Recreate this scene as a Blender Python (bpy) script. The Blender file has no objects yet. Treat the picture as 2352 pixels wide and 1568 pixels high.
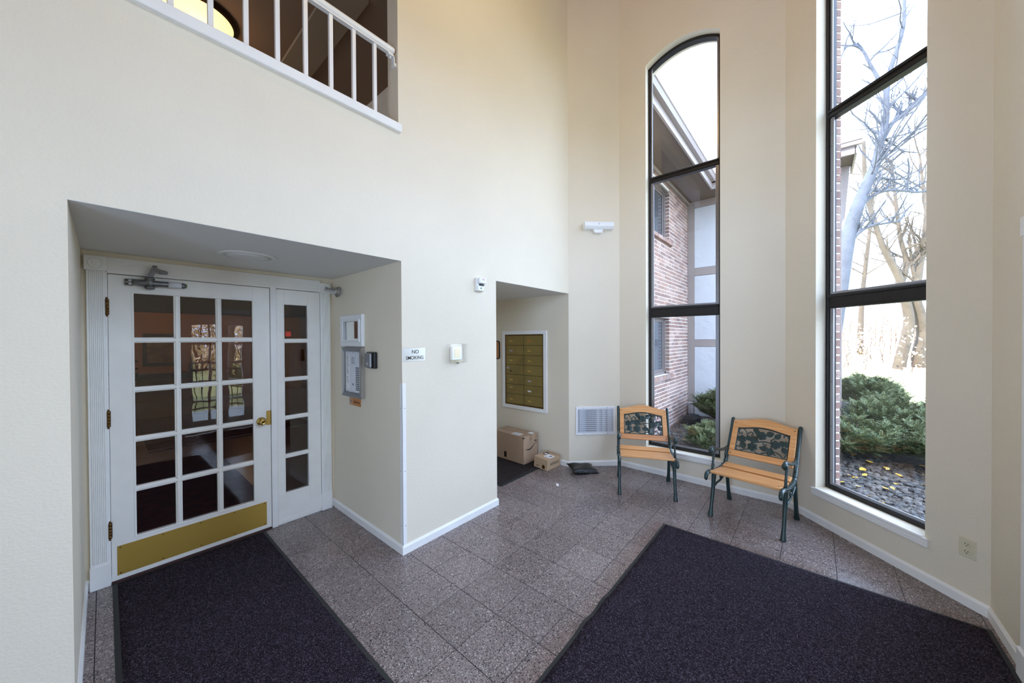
import bpy, bmesh, math, random
from mathutils import Matrix, Vector
from math import sin, cos, pi, radians, sqrt

random.seed(7)
scene = bpy.context.scene
col = scene.collection

# ------------------------------------------------------------------ camera
CAM_Z = 1.604
AZ = radians(40.706); PITCH = radians(-0.467); ROLL = radians(-0.2995)
fw0 = Vector((cos(AZ), sin(AZ), 0)); rt0 = Vector((sin(AZ), -cos(AZ), 0)); up0 = Vector((0, 0, 1))
Fv = fw0*cos(PITCH) + up0*sin(PITCH); Uv = up0*cos(PITCH) - fw0*sin(PITCH)
Rv = rt0*cos(ROLL) + Uv*sin(ROLL); Uv = Uv*cos(ROLL) - rt0*sin(ROLL)
cd = bpy.data.cameras.new('camera'); cam = bpy.data.objects.new('camera', cd); col.objects.link(cam)
cam.matrix_world = Matrix(((Rv.x, Uv.x, -Fv.x, 0), (Rv.y, Uv.y, -Fv.y, 0), (Rv.z, Uv.z, -Fv.z, CAM_Z), (0, 0, 0, 1)))
cd.sensor_width = 36.0; cd.lens = 805.97/2352*36; cd.clip_start = 0.02; cd.clip_end = 400
scene.camera = cam

# ------------------------------------------------------------------ sky, sun, exposure
SKY = 5.6
world = bpy.data.worlds.new('sky'); scene.world = world; world.use_nodes = True
bg = world.node_tree.nodes['Background']
bg.inputs[0].default_value = (0.53, 0.70, 1.0, 1); bg.inputs[1].default_value = SKY
sd = bpy.data.lights.new('sun', 'SUN'); sd.energy = 6.0; sd.angle = radians(0.6); sd.color = (1.0, 0.90, 0.74)
sun = bpy.data.objects.new('sun', sd); col.objects.link(sun)
sun.rotation_euler = Vector((0.75, -0.42, -0.48)).to_track_quat('-Z', 'Y').to_euler()


def portal(name, m, w, h):
    d = bpy.data.lights.new(name, 'AREA'); d.shape = 'RECTANGLE'; d.size = w; d.size_y = h; d.cycles.is_portal = True
    o = bpy.data.objects.new(name, d); col.objects.link(o); o.matrix_world = m
    return o


# guides for sampling the sky through the modelled openings (they give off no light of their own)
for nm_, ang_, px_, py_, w_, z0_, z1_ in (('portal_window', -90, 4.237+0.20, 1.856-0.7185, 0.775, 0.3, 4.97), ('portal_window', -135, 3.268+0.4852+0.14, -0.2775-0.14, 0.762, 0.3, 4.97),
                                          ('portal_window', 180, 1.718, -0.763-0.2, 2.30, 2.38, 3.9), ('portal_window', 90, -1.95, 0.107, 1.50, 0.1, 2.35), ('portal_door', 180, 1.3025, -0.763-0.2, 0.945, 0.0, 2.06)):
    a_ = radians(ang_); nx0, ny0 = -sin(a_), cos(a_)
    # area lamps shine along local -z: into the room, against the outward normal
    zx = Vector((nx0, ny0, 0)); xx = Vector((0, 0, 1)).cross(zx)
    portal(nm_, Matrix(((xx.x, 0, zx.x, px_), (xx.y, 0, zx.y, py_), (0, 1, 0, (z0_+z1_)/2), (0, 0, 0, 1))), w_, z1_-z0_)
vs = scene.view_settings
vs.view_transform = 'Standard'; vs.look = 'None'; vs.gamma = 1.0; vs.use_curve_mapping = False
vs.exposure = 0.94
cy = scene.cycles
cy.max_bounces = 14; cy.diffuse_bounces = 8; cy.glossy_bounces = 4; cy.transparent_max_bounces = 16
cy.sample_clamp_indirect = 8.0; cy.caustics_reflective = False; cy.caustics_refractive = False


def lamp(name, kind, loc, energy, color, size=0.2, rot=None, sizey=None):
    d = bpy.data.lights.new(name, kind); d.energy = energy; d.color = color
    if kind == 'AREA':
        d.size = size
        if sizey: d.shape = 'RECTANGLE'; d.size_y = sizey
    elif kind == 'POINT':
        d.shadow_soft_size = size
    o = bpy.data.objects.new(name, d); col.objects.link(o); o.location = loc
    if rot: o.rotation_euler = rot
    return o


lamp('warm_fill_light', 'POINT', (1.6, 1.1, 5.2), 17, (1.0, 0.66, 0.32), 0.25)  # added fill out of view, no fixture; warms the upper walls


# ------------------------------------------------------------------ materials
def s2l(c): return c/12.92 if c <= 0.04045 else ((c+0.055)/1.055)**2.4
def rgb(r, g, b): return (s2l(r/255), s2l(g/255), s2l(b/255), 1)


def mat(name, color, rough=0.5, metal=0.0, bump=None, vary=None, spec=None, emit=None, coat=0.0):
    """Principled material. bump=(scale, strength, distance[, stretch]); vary=(scale, dark, light) multiplies the colour by noise."""
    m = bpy.data.materials.new(name); m.use_nodes = True
    nt = m.node_tree; p = nt.nodes['Principled BSDF']
    p.inputs['Base Color'].default_value = color
    p.inputs['Roughness'].default_value = rough; p.inputs['Metallic'].default_value = metal
    if spec is not None: p.inputs['Specular IOR Level'].default_value = spec
    if coat: p.inputs['Coat Weight'].default_value = coat
    if emit:
        p.inputs['Emission Color'].default_value = emit[0]; p.inputs['Emission Strength'].default_value = emit[1]
    if bump or vary:
        g = nt.nodes.new('ShaderNodeNewGeometry')
    if bump:
        n = nt.nodes.new('ShaderNodeTexNoise'); n.inputs['Scale'].default_value = bump[0]; n.inputs['Detail'].default_value = 3
        n.inputs['Roughness'].default_value = 0.55
        if len(bump) > 3:
            mp = nt.nodes.new('ShaderNodeMapping'); mp.inputs['Scale'].default_value = bump[3]
            nt.links.new(g.outputs['Position'], mp.inputs['Vector']); nt.links.new(mp.outputs['Vector'], n.inputs['Vector'])
        else:
            nt.links.new(g.outputs['Position'], n.inputs['Vector'])
        b = nt.nodes.new('ShaderNodeBump'); b.inputs['Strength'].default_value = bump[1]; b.inputs['Distance'].default_value = bump[2]
        nt.links.new(n.outputs['Fac'], b.inputs['Height']); nt.links.new(b.outputs['Normal'], p.inputs['Normal'])
    if vary:
        n2 = nt.nodes.new('ShaderNodeTexNoise'); n2.inputs['Scale'].default_value = vary[0]; n2.inputs['Detail'].default_value = 4
        nt.links.new(g.outputs['Position'], n2.inputs['Vector'])
        r = nt.nodes.new('ShaderNodeValToRGB')
        r.color_ramp.elements[0].position = 0.3; r.color_ramp.elements[1].position = 0.7
        r.color_ramp.elements[0].color = tuple(c*vary[1] for c in color[:3]) + (1,)
        r.color_ramp.elements[1].color = tuple(min(1, c*vary[2]) for c in color[:3]) + (1,)
        nt.links.new(n2.outputs['Fac'], r.inputs['Fac']); nt.links.new(r.outputs['Color'], p.inputs['Base Color'])
    return m


def island_mat(name, colors, rough=0.7, metal=0.0, obj=False, bump=None, trans=0.0, spec=0.3):
    """Colour chosen per mesh island (or per object) from a ramp of colours."""
    m = bpy.data.materials.new(name); m.use_nodes = True
    nt = m.node_tree; p = nt.nodes['Principled BSDF']; p.inputs['Roughness'].default_value = rough
    p.inputs['Specular IOR Level'].default_value = spec
    if obj:
        src = nt.nodes.new('ShaderNodeObjectInfo').outputs['Random']
    else:
        src = nt.nodes.new('ShaderNodeNewGeometry').outputs['Random Per Island']
    r = nt.nodes.new('ShaderNodeValToRGB'); e = r.color_ramp.elements
    while len(e) < len(colors): e.new(0.5)
    for i, c in enumerate(colors):
        e[i].position = i/max(1, len(colors)-1); e[i].color = c
    nt.links.new(src, r.inputs['Fac'])
    out = r.outputs['Color']
    if bump:
        g = nt.nodes.new('ShaderNodeNewGeometry')
        n = nt.nodes.new('ShaderNodeTexNoise'); n.inputs['Scale'].default_value = bump[0]; n.inputs['Detail'].default_value = 4
        nt.links.new(g.outputs['Position'], n.inputs['Vector'])
        b = nt.nodes.new('ShaderNodeBump'); b.inputs['Strength'].default_value = bump[1]; b.inputs['Distance'].default_value = bump[2]
        nt.links.new(n.outputs['Fac'], b.inputs['Height']); nt.links.new(b.outputs['Normal'], p.inputs['Normal'])
        mx = nt.nodes.new('ShaderNodeMix'); mx.data_type = 'RGBA'; mx.blend_type = 'MULTIPLY'; mx.inputs[0].default_value = 0.6
        rr = nt.nodes.new('ShaderNodeValToRGB'); rr.color_ramp.elements[0].position = 0.3; rr.color_ramp.elements[0].color = (0.45, 0.45, 0.45, 1)
        rr.color_ramp.elements[1].position = 0.6
        nt.links.new(n.outputs['Fac'], rr.inputs['Fac']); nt.links.new(out, mx.inputs[6]); nt.links.new(rr.outputs['Color'], mx.inputs[7])
        out = mx.outputs[2]
    nt.links.new(out, p.inputs['Base Color'])
    return m


def glass_mat(name, tint=(1, 1, 1, 1), wave=0.0, base=0.042):
    m = bpy.data.materials.new(name); m.use_nodes = True
    nt = m.node_tree; nt.nodes.clear()
    o = nt.nodes.new('ShaderNodeOutputMaterial'); mx = nt.nodes.new('ShaderNodeMixShader')
    t = nt.nodes.new('ShaderNodeBsdfTransparent'); t.inputs[0].default_value = tint
    gl = nt.nodes.new('ShaderNodeBsdfGlossy'); gl.inputs['Roughness'].default_value = 0.0
    lw = nt.nodes.new('ShaderNodeLayerWeight'); lw.inputs['Blend'].default_value = 0.5
    pw = nt.nodes.new('ShaderNodeMath'); pw.operation = 'POWER'; pw.inputs[1].default_value = 5
    ma = nt.nodes.new('ShaderNodeMath'); ma.operation = 'MULTIPLY_ADD'; ma.inputs[1].default_value = 0.9; ma.inputs[2].default_value = base
    nt.links.new(lw.outputs['Facing'], pw.inputs[0]); nt.links.new(pw.outputs[0], ma.inputs[0]); nt.links.new(ma.outputs[0], mx.inputs[0])
    nt.links.new(t.outputs[0], mx.inputs[1]); nt.links.new(gl.outputs[0], mx.inputs[2]); nt.links.new(mx.outputs[0], o.inputs[0])
    if wave:
        g = nt.nodes.new('ShaderNodeNewGeometry'); n = nt.nodes.new('ShaderNodeTexNoise')
        n.inputs['Scale'].default_value = 6.0; n.inputs['Detail'].default_value = 1
        nt.links.new(g.outputs['Position'], n.inputs['Vector'])
        b = nt.nodes.new('ShaderNodeBump'); b.inputs['Strength'].default_value = 1.0; b.inputs['Distance'].default_value = wave
        nt.links.new(n.outputs['Fac'], b.inputs['Height']); nt.links.new(b.outputs['Normal'], gl.inputs['Normal'])
    return m


def terrazzo_mat(name):
    m = bpy.data.materials.new(name); m.use_nodes = True
    nt = m.node_tree; p = nt.nodes['Principled BSDF']
    g = nt.nodes.new('ShaderNodeNewGeometry')
    v = nt.nodes.new('ShaderNodeTexVoronoi'); v.inputs['Scale'].default_value = 215; v.inputs['Randomness'].default_value = 1
    nt.links.new(g.outputs['Position'], v.inputs['Vector'])
    sep = nt.nodes.new('ShaderNodeSeparateColor'); nt.links.new(v.outputs['Color'], sep.inputs[0])
    r = nt.nodes.new('ShaderNodeValToRGB'); r.color_ramp.interpolation = 'CONSTANT'
    e = r.color_ramp.elements
    stops = [(0.0, rgb(58, 51, 52)), (0.14, rgb(118, 106, 104)), (0.40, rgb(136, 123, 121)), (0.66, rgb(150, 137, 135)), (0.85, rgb(126, 108, 103)), (0.955, rgb(200, 192, 186))]
    while len(e) < len(stops): e.new(0.5)
    for i, (a, c) in enumerate(stops): e[i].position = a; e[i].color = c
    nt.links.new(sep.outputs[0], r.inputs['Fac'])
    oi = nt.nodes.new('ShaderNodeObjectInfo')
    mr = nt.nodes.new('ShaderNodeMapRange'); mr.inputs['To Min'].default_value = 0.90; mr.inputs['To Max'].default_value = 1.08
    nt.links.new(oi.outputs['Random'], mr.inputs['Value'])
    n = nt.nodes.new('ShaderNodeTexNoise'); n.inputs['Scale'].default_value = 2.2; n.inputs['Detail'].default_value = 3
    nt.links.new(g.outputs['Position'], n.inputs['Vector'])
    mr2 = nt.nodes.new('ShaderNodeMapRange'); mr2.inputs['From Min'].default_value = 0.3; mr2.inputs['From Max'].default_value = 0.7
    mr2.inputs['To Min'].default_value = 0.88; mr2.inputs['To Max'].default_value = 1.08
    nt.links.new(n.outputs['Fac'], mr2.inputs['Value'])
    mu = nt.nodes.new('ShaderNodeMath'); mu.operation = 'MULTIPLY'
    nt.links.new(mr.outputs[0], mu.inputs[0]); nt.links.new(mr2.outputs[0], mu.inputs[1])
    mx = nt.nodes.new('ShaderNodeVectorMath'); mx.operation = 'SCALE'
    nt.links.new(r.outputs['Color'], mx.inputs[0]); nt.links.new(mu.outputs[0], mx.inputs['Scale'])
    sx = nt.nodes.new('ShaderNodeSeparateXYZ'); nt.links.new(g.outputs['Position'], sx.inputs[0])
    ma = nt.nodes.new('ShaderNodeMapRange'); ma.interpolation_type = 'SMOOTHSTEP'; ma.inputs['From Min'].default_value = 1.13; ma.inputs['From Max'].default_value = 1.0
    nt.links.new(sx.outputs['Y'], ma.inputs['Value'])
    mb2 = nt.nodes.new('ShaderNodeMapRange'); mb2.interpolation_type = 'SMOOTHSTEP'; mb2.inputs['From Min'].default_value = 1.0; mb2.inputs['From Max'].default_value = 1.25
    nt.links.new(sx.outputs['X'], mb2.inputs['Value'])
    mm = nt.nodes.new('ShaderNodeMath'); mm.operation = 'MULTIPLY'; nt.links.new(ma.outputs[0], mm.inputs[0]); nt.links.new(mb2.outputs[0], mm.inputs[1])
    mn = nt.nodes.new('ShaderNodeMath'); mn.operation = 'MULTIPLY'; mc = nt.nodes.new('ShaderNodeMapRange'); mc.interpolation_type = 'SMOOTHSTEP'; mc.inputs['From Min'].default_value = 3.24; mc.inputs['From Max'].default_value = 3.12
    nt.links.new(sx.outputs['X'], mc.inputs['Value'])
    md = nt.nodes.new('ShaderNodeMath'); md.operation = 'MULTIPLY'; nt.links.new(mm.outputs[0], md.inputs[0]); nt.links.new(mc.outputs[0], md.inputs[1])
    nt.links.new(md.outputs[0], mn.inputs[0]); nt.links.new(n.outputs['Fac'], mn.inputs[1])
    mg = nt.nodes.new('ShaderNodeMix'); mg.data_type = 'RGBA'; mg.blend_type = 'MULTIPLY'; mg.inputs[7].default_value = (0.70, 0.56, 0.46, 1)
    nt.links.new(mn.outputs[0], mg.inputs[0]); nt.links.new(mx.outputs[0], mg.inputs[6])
    nt.links.new(mg.outputs[2], p.inputs['Base Color'])
    mr3 = nt.nodes.new('ShaderNodeMapRange'); mr3.inputs['From Min'].default_value = 0.3; mr3.inputs['From Max'].default_value = 0.7
    mr3.inputs['To Min'].default_value = 0.17; mr3.inputs['To Max'].default_value = 0.34
    nt.links.new(n.outputs['Fac'], mr3.inputs['Value']); nt.links.new(mr3.outputs[0], p.inputs['Roughness'])
    return m


def carpet_mat(name, base, fleck1, fleck2):
    m = bpy.data.materials.new(name); m.use_nodes = True
    nt = m.node_tree; p = nt.nodes['Principled BSDF']; p.inputs['Roughness'].default_value = 0.95
    p.inputs['Specular IOR Level'].default_value = 0.1
    g = nt.nodes.new('ShaderNodeNewGeometry')
    v = nt.nodes.new('ShaderNodeTexVoronoi'); v.inputs['Scale'].default_value = 260
    nt.links.new(g.outputs['Position'], v.inputs['Vector'])
    sep = nt.nodes.new('ShaderNodeSeparateColor'); nt.links.new(v.outputs['Color'], sep.inputs[0])
    r = nt.nodes.new('ShaderNodeValToRGB'); r.color_ramp.interpolation = 'CONSTANT'; e = r.color_ramp.elements
    stops = [(0.0, tuple(c*0.35 for c in base[:3])+(1,)), (0.35, base), (0.75, fleck1), (0.9, fleck2)]
    while len(e) < 4: e.new(0.5)
    for i, (a, c) in enumerate(stops): e[i].position = a; e[i].color = c
    nt.links.new(sep.outputs[1], r.inputs['Fac']); nt.links.new(r.outputs['Color'], p.inputs['Base Color'])
    n = nt.nodes.new('ShaderNodeTexNoise'); n.inputs['Scale'].default_value = 180; n.inputs['Detail'].default_value = 2
    nt.links.new(g.outputs['Position'], n.inputs['Vector'])
    b = nt.nodes.new('ShaderNodeBump'); b.inputs['Strength'].default_value = 0.9; b.inputs['Distance'].default_value = 0.006
    nt.links.new(n.outputs['Fac'], b.inputs['Height']); nt.links.new(b.outputs['Normal'], p.inputs['Normal'])
    return m


def wood_mat(name, c1, c2, rough=0.35, scale=(3, 60, 60)):
    m = bpy.data.materials.new(name); m.use_nodes = True
    nt = m.node_tree; p = nt.nodes['Principled BSDF']; p.inputs['Roughness'].default_value = rough
    tc = nt.nodes.new('ShaderNodeTexCoord'); mp = nt.nodes.new('ShaderNodeMapping'); mp.inputs['Scale'].default_value = scale
    n = nt.nodes.new('ShaderNodeTexNoise'); n.inputs['Scale'].default_value = 1.0; n.inputs['Detail'].default_value = 5; n.inputs['Distortion'].default_value = 0.6
    r = nt.nodes.new('ShaderNodeValToRGB'); r.color_ramp.elements[0].position = 0.3; r.color_ramp.elements[1].position = 0.72
    r.color_ramp.elements[0].color = c1; r.color_ramp.elements[1].color = c2
    nt.links.new(tc.outputs['Object'], mp.inputs['Vector']); nt.links.new(mp.outputs['Vector'], n.inputs['Vector'])
    nt.links.new(n.outputs['Fac'], r.inputs['Fac']); nt.links.new(r.outputs['Color'], p.inputs['Base Color'])
    return m


def brushed_mat(name, color, rough=0.3, scale=(4, 4, 400)):
    m = mat(name, color, rough, 1.0)
    nt = m.node_tree; p = nt.nodes['Principled BSDF']
    tc = nt.nodes.new('ShaderNodeTexCoord'); mp = nt.nodes.new('ShaderNodeMapping'); mp.inputs['Scale'].default_value = scale
    n = nt.nodes.new('ShaderNodeTexNoise'); n.inputs['Scale'].default_value = 1.0; n.inputs['Detail'].default_value = 3
    mr = nt.nodes.new('ShaderNodeMapRange'); mr.inputs['To Min'].default_value = rough*0.7; mr.inputs['To Max'].default_value = rough*1.4
    nt.links.new(tc.outputs['Object'], mp.inputs['Vector']); nt.links.new(mp.outputs['Vector'], n.inputs['Vector'])
    nt.links.new(n.outputs['Fac'], mr.inputs['Value']); nt.links.new(mr.outputs[0], p.inputs['Roughness'])
    return m


PAINT = rgb(230, 220, 200)
M = {}
M['wall'] = mat('cream_wall_paint', PAINT, 0.6, bump=(75, 0.55, 0.004, (1, 1, 1.7)), vary=(1.3, 0.97, 1.02), spec=0.3)
M['ceil'] = mat('white_ceiling_paint', rgb(216, 214, 210), 0.8, bump=(60, 0.2, 0.002))
M['ceilbrown'] = wood_mat('brown_bounce_ceiling', rgb(120, 84, 50), rgb(150, 110, 68), 0.5)  # brown chosen for the unseen ceiling to warm and darken the upper walls
M['trim'] = mat('white_trim_paint', rgb(240, 239, 236), 0.35, bump=(30, 0.08, 0.002), vary=(6, 0.96, 1.02))
M['door'] = mat('white_door_paint', rgb(240, 238, 232), 0.28, bump=(25, 0.12, 0.002, (3, 3, 0.3)), vary=(8, 0.96, 1.02))
M['plastic'] = mat('white_plastic', rgb(236, 237, 238), 0.3)
M['offplastic'] = mat('ivory_plastic', rgb(214, 206, 178), 0.35)
M['bronze'] = mat('dark_bronze_aluminium', rgb(38, 35, 34), 0.38, 0.4, vary=(20, 0.85, 1.2))
M['alu'] = mat('aluminium_glazing_stop', rgb(150, 150, 155), 0.35, 0.9)
M['glass'] = glass_mat('clear_glass')
M['oldglass'] = glass_mat('rippled_door_glass', wave=0.0005, base=0.05)
M['tile'] = terrazzo_mat('terrazzo_chips')
M['grout'] = mat('dark_grout', rgb(40, 35, 34), 0.8)
M['mat'] = carpet_mat('purple_black_carpet_pile', rgb(48, 40, 48), rgb(62, 53, 62), rgb(88, 82, 96))
M['mat2'] = carpet_mat('brown_black_carpet_pile', rgb(52, 46, 45), rgb(66, 58, 58), rgb(84, 76, 74))
M['rubber'] = mat('black_rubber_edging', rgb(34, 35, 36), 0.6)
M['brass'] = brushed_mat('satin_brass', rgb(190, 156, 74), 0.42, (3, 3, 300))
M['brass'].node_tree.nodes['Principled BSDF'].inputs['Metallic'].default_value = 0.45
M['polbrass'] = mat('polished_brass', rgb(206, 176, 104), 0.14, 1.0)
M['oldbrass'] = mat('tarnished_brass', rgb(120, 90, 50), 0.4, 0.9, vary=(120, 0.4, 1.4))
M['steel'] = mat('grey_cast_metal', rgb(128, 128, 128), 0.38, 0.85, vary=(60, 0.8, 1.1))
M['chrome'] = mat('chrome', rgb(190, 190, 192), 0.18, 1.0)
M['alubrush'] = brushed_mat('brushed_aluminium', rgb(200, 200, 200), 0.3, (300, 4, 4))
M['panelgrey'] = mat('pale_grey_panel', rgb(222, 226, 234), 0.35, 0.0)
M['greymetal'] = mat('satin_grey_metal', rgb(140, 141, 144), 0.4, 0.4)
M['black'] = mat('black_plastic', rgb(24, 24, 26), 0.45)
M['ink'] = mat('black_ink', rgb(26, 26, 28), 0.6)
M['inkgrey'] = mat('grey_ink', rgb(120, 125, 135), 0.6)
M['paper'] = mat('white_paper', rgb(238, 238, 240), 0.7)
M['mirror'] = mat('mirror_glass', (0.85, 0.87, 0.86, 1), 0.0, 1.0)
M['kraft'] = mat('kraft_cardboard', rgb(176, 148, 122), 0.75, bump=(90, 0.1, 0.001), vary=(7, 0.94, 1.04))
M['tape'] = mat('glossy_brown_tape', rgb(162, 134, 108), 0.25)
M['kraft2'] = mat('tan_cardboard', rgb(184, 156, 124), 0.75, bump=(90, 0.1, 0.001), vary=(9, 0.94, 1.04))
M['bag'] = mat('black_poly_mailer', rgb(18, 19, 20), 0.28, bump=(45, 0.5, 0.01))
M['mailbrass'] = mat('dark_bronze_mailbox', rgb(140, 120, 66), 0.38, 0.3, vary=(5, 0.85, 1.1))
M['mailgold'] = mat('gold_name_label', rgb(196, 160, 78), 0.4, 0.3)
M['maillav'] = mat('pale_name_label', rgb(172, 166, 168), 0.5)
M['wood'] = wood_mat('honey_pine', rgb(202, 142, 88), rgb(228, 172, 116), 0.33)
M['wood_red'] = wood_mat('rosy_pine', rgb(190, 130, 84), rgb(216, 158, 112), 0.33)
M['iron'] = mat('dark_green_cast_iron', rgb(30, 52, 52), 0.38, 0.15, bump=(140, 0.25, 0.002), vary=(30, 0.8, 1.35), coat=0.2)
M['bolt'] = mat('dull_steel_bolt', rgb(120, 112, 98), 0.4, 0.8)
M['brick'] = island_mat('brick_clay', [rgb(136, 106, 96), rgb(150, 118, 106), rgb(124, 100, 94), rgb(170, 142, 130), rgb(146, 126, 118), rgb(158, 124, 108)], 0.85, obj=True, bump=(60, 0.5, 0.004))
M['brickisl'] = island_mat('brick_clay_far', [rgb(136, 106, 96), rgb(150, 118, 106), rgb(124, 100, 94), rgb(170, 142, 130), rgb(146, 126, 118), rgb(158, 124, 108)], 0.85, bump=(60, 0.5, 0.004))
M['mortar'] = mat('pale_mortar', rgb(226, 220, 214), 0.9, bump=(120, 0.4, 0.002))
M['stucco'] = mat('pale_stucco', rgb(178, 178, 180), 0.85, bump=(9, 0.5, 0.02), vary=(2, 0.95, 1.03))
M['board'] = mat('taupe_trim_board', rgb(134, 122, 116), 0.7, vary=(5, 0.94, 1.05))
M['soffit'] = mat('brown_soffit', rgb(100, 86, 76), 0.75, vary=(4, 0.93, 1.04))
M['gutter'] = mat('taupe_gutter', rgb(150, 140, 138), 0.4)
M['shingle'] = island_mat('roof_shingle', [rgb(112, 100, 100), rgb(136, 122, 120), rgb(152, 138, 134)], 0.9)
M['winframe'] = mat('taupe_window_frame', rgb(104, 94, 90), 0.45)
M['darkglass'] = mat('dark_window_glass', rgb(58, 66, 74), 0.03, 0.0, spec=0.9)
M['blind'] = mat('window_blind_slats', rgb(196, 200, 204), 0.6)
M['gravel'] = mat('earth_and_gravel', rgb(72, 62, 55), 0.95, bump=(40, 1.0, 0.03), vary=(14, 0.6, 1.3))
M['lawn'] = mat('dry_lawn', rgb(176, 168, 110), 0.95, vary=(3, 0.85, 1.15), bump=(50, 0.6, 0.03))
M['hill'] = mat('leaf_littered_slope', rgb(206, 176, 136), 0.95, vary=(1.5, 0.85, 1.15), bump=(8, 0.8, 0.1))
M['stone'] = island_mat('river_stone', [rgb(52, 50, 50), rgb(72, 68, 65), rgb(94, 84, 76), rgb(63, 62, 62), rgb(42, 40, 39), rgb(82, 72, 66)], 0.6, obj=True, bump=(30, 0.2, 0.01))
M['stoneisl'] = island_mat('river_stone_far', [rgb(54, 53, 54), rgb(92, 84, 76), rgb(80, 74, 69), rgb(64, 61, 57), rgb(48, 45, 43)], 0.7)
M['leaf'] = island_mat('fallen_leaf', [rgb(176, 130, 50), rgb(206, 170, 66), rgb(150, 98, 52), rgb(216, 196, 120)], 0.6, obj=True)
M['juniper'] = island_mat('juniper_needles', [rgb(50, 60, 36), rgb(66, 78, 46), rgb(84, 96, 60), rgb(112, 120, 84), rgb(58, 70, 36), rgb(108, 100, 50), rgb(72, 86, 52), rgb(126, 134, 100)], 0.6)
M['twig'] = mat('brown_twig_bark', rgb(84, 66, 54), 0.85)
M['bark'] = mat('smooth_grey_bark', rgb(74, 78, 87), 0.8, bump=(12, 0.6, 0.03), vary=(3, 0.8, 1.15))
M['bark2'] = mat('brown_grey_bark', rgb(88, 78, 66), 0.85, bump=(12, 0.6, 0.03), vary=(3, 0.8, 1.15))
M['brush'] = island_mat('dry_brush_leaves', [rgb(214, 180, 146), rgb(236, 214, 182), rgb(200, 158, 128), rgb(232, 222, 190)], 0.8)
M['lobbywall'] = mat('tan_lobby_paint', rgb(196, 140, 92), 0.7)
M['lobbyceil'] = mat('brown_lobby_ceiling', rgb(120, 96, 78), 0.8)
M['lobbytile'] = mat('lobby_floor_tile', rgb(120, 104, 98), 0.3)
M['redrug'] = mat('dark_red_rug', rgb(78, 28, 26), 0.95, vary=(9, 0.6, 1.3))
M['darkwood'] = mat('dark_walnut', rgb(44, 28, 20), 0.4)
M['picture'] = mat('muted_print', rgb(140, 110, 76), 0.6, vary=(7, 0.5, 1.3))
M['plant'] = island_mat('house_plant_leaves', [rgb(44, 58, 26), rgb(66, 80, 36)], 0.5)
M['pot'] = mat('glazed_pot', rgb(70, 50, 40), 0.3)
M['hallceil'] = mat('tan_hall_ceiling', rgb(136, 112, 92), 0.8)
M['hallbeam'] = mat('tan_hall_beam', rgb(150, 132, 110), 0.8)
M['lampglass'] = mat('glowing_lamp_glass', rgb(255, 236, 190), 0.4, emit=((1.0, 0.84, 0.38, 1), 0.62))
M['lampbronze'] = mat('oiled_bronze', rgb(70, 46, 28), 0.3, 0.8)
M['orange'] = mat('orange_sticker', rgb(196, 122, 50), 0.3)
M['orangelt'] = mat('faded_sticker_edge', rgb(196, 148, 110), 0.35)
M['redsticker'] = mat('red_sticker', rgb(226, 56, 36), 0.5)
M['redink'] = mat('faded_red_ink', rgb(210, 140, 150), 0.6)
M['acrylic'] = glass_mat('clear_acrylic', base=0.03)
M['amber'] = mat('warm_inner_label', rgb(246, 232, 200), 0.5)
M['green'] = mat('green_end_cap', rgb(120, 150, 80), 0.5)
M['rail'] = mat('white_enamel_metal', rgb(238, 238, 238), 0.3)
M['dark'] = mat('dark_cavity', rgb(14, 14, 15), 0.9)
M['threshold'] = mat('dark_red_threshold', rgb(62, 34, 32), 0.5)
M['cork'] = mat('cork_board', rgb(186, 132, 84), 0.9, vary=(80, 0.8, 1.15))


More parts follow.
